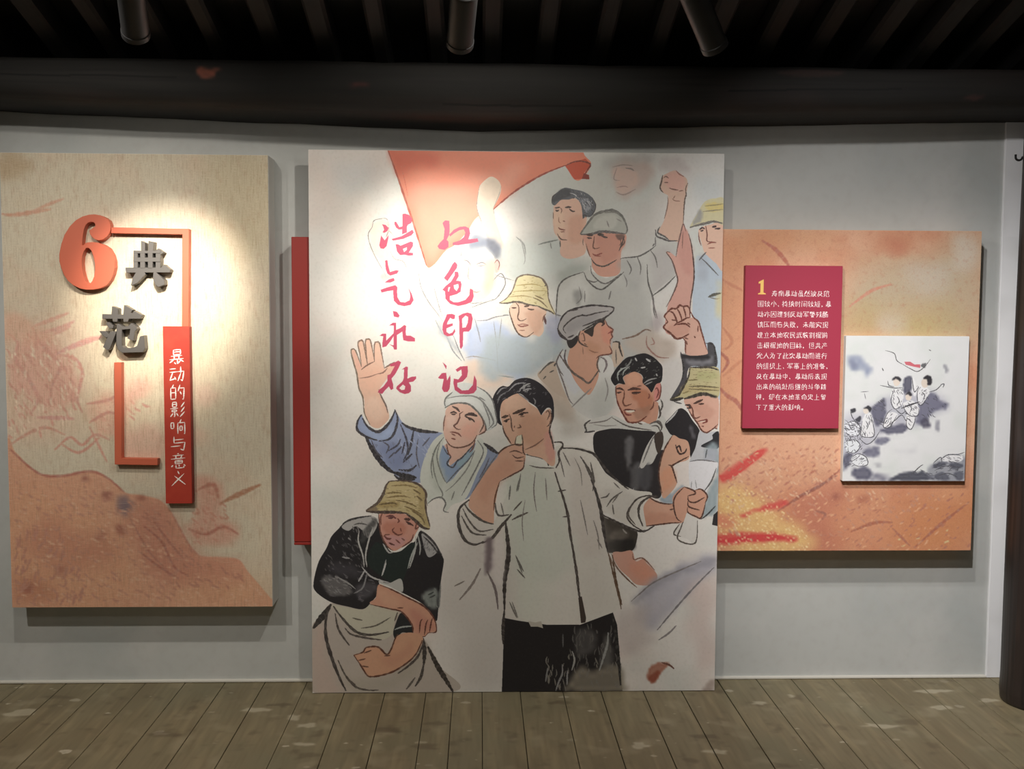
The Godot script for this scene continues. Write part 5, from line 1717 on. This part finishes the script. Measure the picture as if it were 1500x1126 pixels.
# ================================================================ the room
func build_room() -> void:
	structure("wall_back", box_mesh(Vector3(-4.2, 0, -0.15), Vector3(4.0, 2.56, 0), 0.002), mats.plaster)
	var upper := structure("trim_2", box_mesh(Vector3(-4.2, 2.56, -0.15), Vector3(4.0, 3.0, -0.01), 0.002), mats.rafter)  # unlit top of the wall: its shade is put into the dark colour
	upper.set_meta("label", "upper wall above the beam with its shade put into the dark colour")
	structure("wall_left", box_mesh(Vector3(-4.35, 0, -0.15), Vector3(-4.2, 5.0, 6.6), 0.002), mats.dark_wall)
	structure("wall_right", box_mesh(Vector3(4.0, 0, -0.15), Vector3(4.15, 5.0, 6.6), 0.002), mats.pale_wall)
	structure("wall_front", box_mesh(Vector3(-4.2, 0, 6.45), Vector3(4.0, 5.0, 6.6), 0.002), mats.pale_wall)
	var pil := structure("trim_1", box_mesh(Vector3(2.318, 0, -0.05), Vector3(3.2, 2.52, 0.012), 0.002), mats.white_plaster)
	pil.set_meta("label", "white plaster wall strip behind the dark column")
	var bead := structure("baseboard_back", box_mesh(Vector3(-4.2, 0, -0.01), Vector3(2.318, 0.012, 0.016), 0.003), mats.white_line)
	bead.set_meta("label", "thin pale bead along the foot of the wall")
	# floor: dark bed with single boards on it
	var floor_bed := structure("floor", box_mesh(Vector3(-4.2, -0.12, -0.15), Vector3(4.0, -0.03, 6.6), 0.002), mats.gap)
	var rng := RandomNumberGenerator.new()
	rng.seed = 5
	var cuts := [-1.305, -1.129, -0.952, -0.765, -0.583, -0.406, -0.228, -0.112, 0.016, 0.182, 0.37, 0.536, 0.722, 0.891, 1.08, 1.259, 1.419, 1.608]
	var x: float = cuts[0]
	while x > -4.2:
		x -= rng.randf_range(0.155, 0.19)
		cuts.push_front(maxf(x, -4.2))
	x = cuts[-1]
	while x < 4.0:
		x += rng.randf_range(0.155, 0.19)
		cuts.append(minf(x, 4.0))
	for i in cuts.size() - 1:
		var g := rng.randf_range(0.0008, 0.0022)
		var low := rng.randf_range(0.0, 0.0012)
		part("floor_board", box_mesh(Vector3(cuts[i] + g, -0.034, 0.0), Vector3(cuts[i + 1] - g, -low, 6.45), 0.0012, Vector2(3.2, 0)), mats.floor, floor_bed)

func build_timber() -> void:
	# roof: rafters falling towards the back wall, boards on top
	var slope := atan(0.27)
	var roof := structure("ceiling", box_mesh(Vector3(-4.3, 0.10, -0.4), Vector3(4.1, 0.16, 7.2), 0.002), mats.rafter, Vector3(0, 2.615, 0))
	roof.rotation.x = -slope
	var x := -4.1
	var rng := RandomNumberGenerator.new()
	rng.seed = 9
	while x < 4.0:
		var w := rng.randf_range(0.032, 0.042)
		part("rafter", box_mesh(Vector3(x - w, rng.randf_range(-0.01, 0.012), -0.1), Vector3(x + w, 0.10, 6.9), 0.012), mats.rafter, roof)
		x += rng.randf_range(0.205, 0.235)
	# the bent beam above the boards
	var st := begin()
	st.set_smooth_group(1)
	var bottom := func(u: float) -> float:
		return 2.435 + minf(0.03 * absf(u), 0.066)
	var noise := FastNoiseLite.new()
	noise.seed = 4
	noise.frequency = 1.2
	var section := [Vector2(0.0, 0.0), Vector2(0.3, 0.0), Vector2(0.335, 0.012), Vector2(0.352, 0.04), Vector2(0.362, 0.07), Vector2(0.37, 0.18), Vector2(0.36, 0.198), Vector2(0.33, 0.205), Vector2(0.0, 0.205)]
	var n := 84
	var along := [0.0]
	for j in section.size() - 1:
		along.append(along[-1] + section[j].distance_to(section[j + 1]))
	for i in n:
		for j in section.size() - 1:
			var v := []
			var uv := []
			for c in [[i, j], [i + 1, j], [i + 1, j + 1], [i, j + 1]]:
				var u: float = -4.2 + 8.2 * c[0] / n
				var s: Vector2 = section[c[1]]
				if c[1] == 2 or c[1] == 3:
					# the lower arris is worn back in the middle of the span
					s += Vector2(-0.012, 0.012) * smoothstep(1.2, 0.2, absf(u + 0.05))
				var lump := 0.006 * noise.get_noise_2d(u * 1.5, c[1] * 0.5)
				v.append(Vector3(u, bottom.call(u) + s.y * (2.645 - bottom.call(u)) / 0.205 + lump, s.x + lump))
				uv.append(Vector2(u + 4.2, along[c[1]]))
			quad(st, v[3], v[2], v[1], v[0], uv[3], uv[2], uv[1], uv[0])
	st.index()
	var beam := thing("ceiling_beam", Vector3(0, 0, 0.002))
	part("timber", done(st), mats.timber, beam)
	tag(beam, "long dark sagging timber beam across the top of the wall", "beam")
	# round column at the right edge
	var prof := [Vector2(0.0, 0.0), Vector2(0.142, 0.0), Vector2(0.150, 0.012), Vector2(0.153, 0.05), Vector2(0.150, 0.12), Vector2(0.149, 0.6), Vector2(0.146, 1.3), Vector2(0.14, 2.0), Vector2(0.134, 2.64), Vector2(0.0, 2.64)]
	var rings := []
	for q in prof:
		rings.append(q)
	var column := thing("wooden_column", Vector3(2.394, 0, 0.31))
	var shaft := part("shaft", lathe(rings, 48), mats.column, column)
	shaft.rotation_degrees.x = -90
	tag(column, "round dark timber column standing at the right edge", "column")

# ================================================================ boards
func board_node(called: String, x0: float, x1: float, y0: float) -> Node3D:
	return thing(called, Vector3((x0 + x1) / 2, y0, 0))

func build_boards() -> void:
	# title board on the left
	var w := 1.113
	var h := 1.931
	var t := board_node("title_board", -2.003, -0.89, 0.376)
	tag(t, "tall beige title board with a raised numeral 6 and rust-red hills", "display board")
	part("body", box_mesh(Vector3(-w / 2, 0, 0.001), Vector3(w / 2, h, BOARD_DEEP), 0.004), mats.board_edge, t)
	part("printed_sheet", sheet_mesh(w - 0.004, h - 0.004, 0.002), mats.title, t, Vector3(0, 0.002, BOARD_DEEP))
	var zero := Vector3(-w / 2, h, BOARD_DEEP + 0.002)
	var st := begin()
	add_prism(st, smooth(points(NUMERAL_SIX, 0.001), true), 0.036, smooth(points(NUMERAL_SIX_EYE, 0.001), true))
	part("numeral_six", done(st), mats.copper, t, zero).set_meta("label", "copper-red raised numeral 6")
	for c in [["raised_character", CHARACTER_DIAN, "raised grey character 典"], ["raised_character", CHARACTER_FAN, "raised grey character 范"]]:
		st = begin()
		for i in c[1].size():
			add_prism(st, points(c[1][i], 0.001), 0.042 + 0.0003 * i)
		part(c[0], done(st), mats.letter, t, zero).set_meta("label", c[2])
	st = begin()
	add_prism(st, points("468,311 787,315 779,721 753,721 761,336 467,333", 0.001), 0.034)
	part("corner_bracket", done(st), mats.copper, t, zero)
	st = begin()
	add_prism(st, points("468,875 496,875 489,1280 640,1283 639,1308 462,1305", 0.001), 0.034)
	part("corner_bracket", done(st), mats.copper, t, zero)
	var strip := part("caption_strip", box_mesh(Vector3(-0.056, -0.752, 0), Vector3(0.056, 0, 0.034), 0.002), mats.red_board, t, zero + Vector3(0.728, -0.721, 0))
	strip.set_meta("label", "red strip lettered 暴动的影响与意义")
	part("lettering", sheet_mesh(0.11, 0.75, 0.001), mats.strip, strip, Vector3(0, -0.751, 0.034))
	# red board half hidden behind the mural
	var rb := board_node("red_board", -0.797, -0.285, 0.646)
	tag(rb, "plain dark red board half hidden behind the mural's left edge", "board")
	part("body", box_mesh(Vector3(-0.256, 0, 0.001), Vector3(0.256, 1.32, BOARD_DEEP - 0.012), 0.004), mats.red_board, rb)
	part("rim", box_mesh(Vector3(-0.256, 0, BOARD_DEEP - 0.012), Vector3(0.256, 0.012, BOARD_DEEP), 0.002), mats.red_board, rb)
	part("face_panel", box_mesh(Vector3(-0.256, 0.014, BOARD_DEEP - 0.012), Vector3(0.256, 1.32, BOARD_DEEP), 0.002), mats.red_board, rb)
	# the mural
	w = 1.757
	h = 2.329
	var m := board_node("mural_panel", -0.72, 1.037, 0)
	m.position.z = 0.0
	tag(m, "tall pale mural panel printed with revolutionary crowd and a red flag", "mural")
	part("body", box_mesh(Vector3(-w / 2, 0.002, 0.134), Vector3(w / 2, h, MURAL_DEEP), 0.003), mats.board_edge, m)
	for u in [-0.25, 0.55]:
		part("batten", box_mesh(Vector3(u - 0.03, 0.002, 0.02), Vector3(u + 0.03, 2.2, 0.133), 0.002), mats.board_edge, m)
	part("printed_sheet", sheet_mesh(w - 0.002, h - 0.004, 0.002), mats.mural, m, Vector3(0, 0.002, MURAL_DEEP))
	# text board on the right, its left end behind the mural
	w = 1.187
	h = 1.396
	var b := board_node("text_board", 0.98, 2.167, 0.617)
	tag(b, "wide peach and gold board carrying a crimson text plaque", "display board")
	part("body", box_mesh(Vector3(-w / 2, 0, 0.001), Vector3(w / 2, h, BOARD_DEEP), 0.004), mats.tan_edge, b)
	part("printed_sheet", sheet_mesh(w - 0.002, h - 0.002, 0.002), mats.text_board, b, Vector3(0, 0.001, BOARD_DEEP))
	var front := BOARD_DEEP + 0.0025
	var q := thing("text_plaque", Vector3(1.343, 1.159, front))
	tag(q, "crimson plaque with white text and a golden numeral 1", "plaque")
	part("body", box_mesh(Vector3(-0.21, 0, 0), Vector3(0.21, 0.699, PLAQUE_DEEP), 0.002), mats.plaque_edge, q)
	part("printed_sheet", sheet_mesh(0.418, 0.697, 0.001), mats.plaque, q, Vector3(0, 0.001, PLAQUE_DEEP))
	var d := thing("ink_picture", Vector3(1.844, 0.93, front))
	tag(d, "white panel with a blue-grey ink drawing of climbing fighters", "picture")
	part("body", box_mesh(Vector3(-0.269, 0, 0), Vector3(0.269, 0.63, PLAQUE_DEEP), 0.002), mats.board_edge, d)
	part("printed_sheet", sheet_mesh(0.536, 0.628, 0.001), mats.picture, d, Vector3(0, 0.001, PLAQUE_DEEP))

# ================================================================ lamps
func spot_lamp(lens_at: Vector3, target: Vector3, rail_y: float, cones: Array, tint: Color, label: String) -> void:
	var o := thing("spot_lamp", lens_at)
	tag(o, label, "lamp", "black cylinder spot lamps on the rails")
	var aim := Basis.looking_at(target - lens_at, Vector3.UP)
	# the lamp's own z points backwards from the lens
	var body := part("body", lathe([Vector2(0.0, 0.215), Vector2(0.034, 0.215), Vector2(0.039, 0.208), Vector2(0.04, 0.2), Vector2(0.04, 0.012), Vector2(0.038, 0.0), Vector2(0.034, 0.0), Vector2(0.033, 0.022)]), mats.black_metal, o)
	body.basis = aim
	var bez := part("bezel", lathe([Vector2(0.0405, 0.02), Vector2(0.042, 0.018), Vector2(0.042, 0.0), Vector2(0.0385, -0.002), Vector2(0.0385, 0.002)]), mats.black_metal, o)
	bez.basis = aim
	var lens := part("lens", lathe([Vector2(0.0, 0.02), Vector2(0.033, 0.022)]), mats.lens, o)
	lens.basis = aim
	var pivot := aim * Vector3(0, 0, 0.13)
	var top := rail_y - lens_at.y
	part("stem", tube(PackedVector3Array([pivot + Vector3(0, 0.03, 0), Vector3(pivot.x, (pivot.y + top) / 2, pivot.z), Vector3(pivot.x, top - 0.02, pivot.z)]), 0.008), mats.black_metal, o)
	part("adapter", box_mesh(Vector3(pivot.x - 0.06, top - 0.025, pivot.z - 0.017), Vector3(pivot.x + 0.06, top - 0.001, pivot.z + 0.017), 0.003), mats.black_metal, o)
	# a reflector gives a narrow beam and a wide spill from the same lens
	for e in cones:
		var l := SpotLight3D.new()
		l.name = "lamp_light"
		l.light_color = tint
		l.light_energy = e[0]
		l.spot_angle = e[1]
		l.spot_angle_attenuation = 1.0
		l.spot_range = 12.0
		l.spot_attenuation = 2.0
		l.light_size = 0.035
		l.shadow_enabled = true
		o.add_child(l, true)
		l.transform = Transform3D(aim, aim * Vector3(0, 0, -0.012))

func rail(z: float, y: float, label: String) -> void:
	var o := thing("lighting_rail", Vector3(0, y, z))
	tag(o, label, "rail")
	part("profile", box_mesh(Vector3(-3.4, 0, -0.018), Vector3(3.4, 0.032, 0.018), 0.003), mats.black_metal, o)
	for x in [-3.0, -1.5, 0.0, 1.5, 3.0]:
		part("hanger", tube(PackedVector3Array([Vector3(x, 0.03, 0), Vector3(x, 0.1, 0), Vector3(x, 2.615 + 0.27 * z + 0.05 - y, 0)]), 0.006), mats.black_metal, o)

func build_lamps() -> void:
	var warm := Color(1.0, 0.972, 0.93)
	var cool := Color(1.0, 0.985, 0.975)
	rail(1.5, 2.84, "front lighting rail carrying the lamps in view")
	spot_lamp(Vector3(-1.03, 2.47, 1.36), Vector3(-1.33, 1.70, 0.1), 2.84, [[5.8, 17.0], [0.1, 50.0]], warm, "black spot lamp above the title board")
	spot_lamp(Vector3(-0.062, 2.455, 1.36), Vector3(-0.17, 1.78, 0.15), 2.84, [[3.2, 22.0], [0.2, 50.0]], warm, "black spot lamp above the mural's middle")
	spot_lamp(Vector3(0.715, 2.455, 1.36), Vector3(1.8, 1.0, 0.1), 2.84, [[0.7, 28.0], [0.45, 55.0]], cool, "black spot lamp tilted towards the text board")
	rail(1.9, 3.06, "high lighting rail close under the rafters")
	spot_lamp(Vector3(-1.3, 2.88, 1.8), Vector3(-1.6, 0.75, 0.1), 3.06, [[1.5, 52.0]], warm, "high rail spot lamp facing the title board")
	spot_lamp(Vector3(0.2, 2.88, 1.8), Vector3(-0.15, 0.8, 0.15), 3.06, [[1.95, 56.0]], warm, "high rail spot lamp facing the mural")
	spot_lamp(Vector3(1.0, 2.88, 1.8), Vector3(2.3, 0.7, 0.1), 3.06, [[2.2, 50.0]], cool, "high rail spot lamp facing the text board")
	rail(2.95, 3.28, "rear lighting rail near the visitor")
	spot_lamp(Vector3(-2.15, 2.98, 2.9), Vector3(-1.8, 0.95, 0.1), 3.28, [[3.5, 33.0]], warm, "rear rail spot lamp facing the title board")
	spot_lamp(Vector3(0.55, 2.98, 2.9), Vector3(2.3, 0.6, 0.1), 3.28, [[8.4, 24.0]], cool, "rear rail spot lamp facing the text board")
	# added fill light: an unseen panel behind the camera that lifts the shadows
	var p := thing("added_fill_panel", Vector3(0.0, 3.3, 4.9))
	tag(p, "added white fill panel hanging unseen behind the viewer", "lamp")
	part("housing", box_mesh(Vector3(-0.6, 0.005, -0.3), Vector3(0.6, 0.05, 0.3), 0.004), mats.board_edge, p)
	part("diffuser", box_mesh(Vector3(-0.58, -0.004, -0.28), Vector3(0.58, 0.004, 0.28), 0.002), mats.lens, p)
	for x in [-0.5, 0.5]:
		part("hanger", tube(PackedVector3Array([Vector3(x, 0.05, 0), Vector3(x, 0.3, 0), Vector3(x, 0.68, 0)]), 0.004), mats.black_metal, p)
	var l := AreaLight3D.new()
	l.name = "light"
	l.area_size = Vector2(1.16, 0.56)
	l.light_color = Color(1.0, 0.98, 0.95)
	l.light_energy = 1.9
	l.shadow_enabled = true
	p.add_child(l)
	l.position = Vector3(0, -0.012, 0)
	l.rotation_degrees.x = -90

func build_small_things() -> void:
	var hook := thing("iron_hook", Vector3(2.268, 2.31, 0.25))
	tag(hook, "small black iron hook high on the column's left side", "hook")
	var path := PackedVector3Array()
	for i in 9:
		var a := PI * i / 8.0
		path.append(Vector3(-0.014 + 0.014 * cos(a), -0.012 * sin(a), 0.0))
	path.append(Vector3(-0.028, 0.012, 0))
	path.insert(0, Vector3(0.012, 0.004, 0.0))
	part("bent_nail", tube(path, 0.0045, 8), mats.iron, hook)
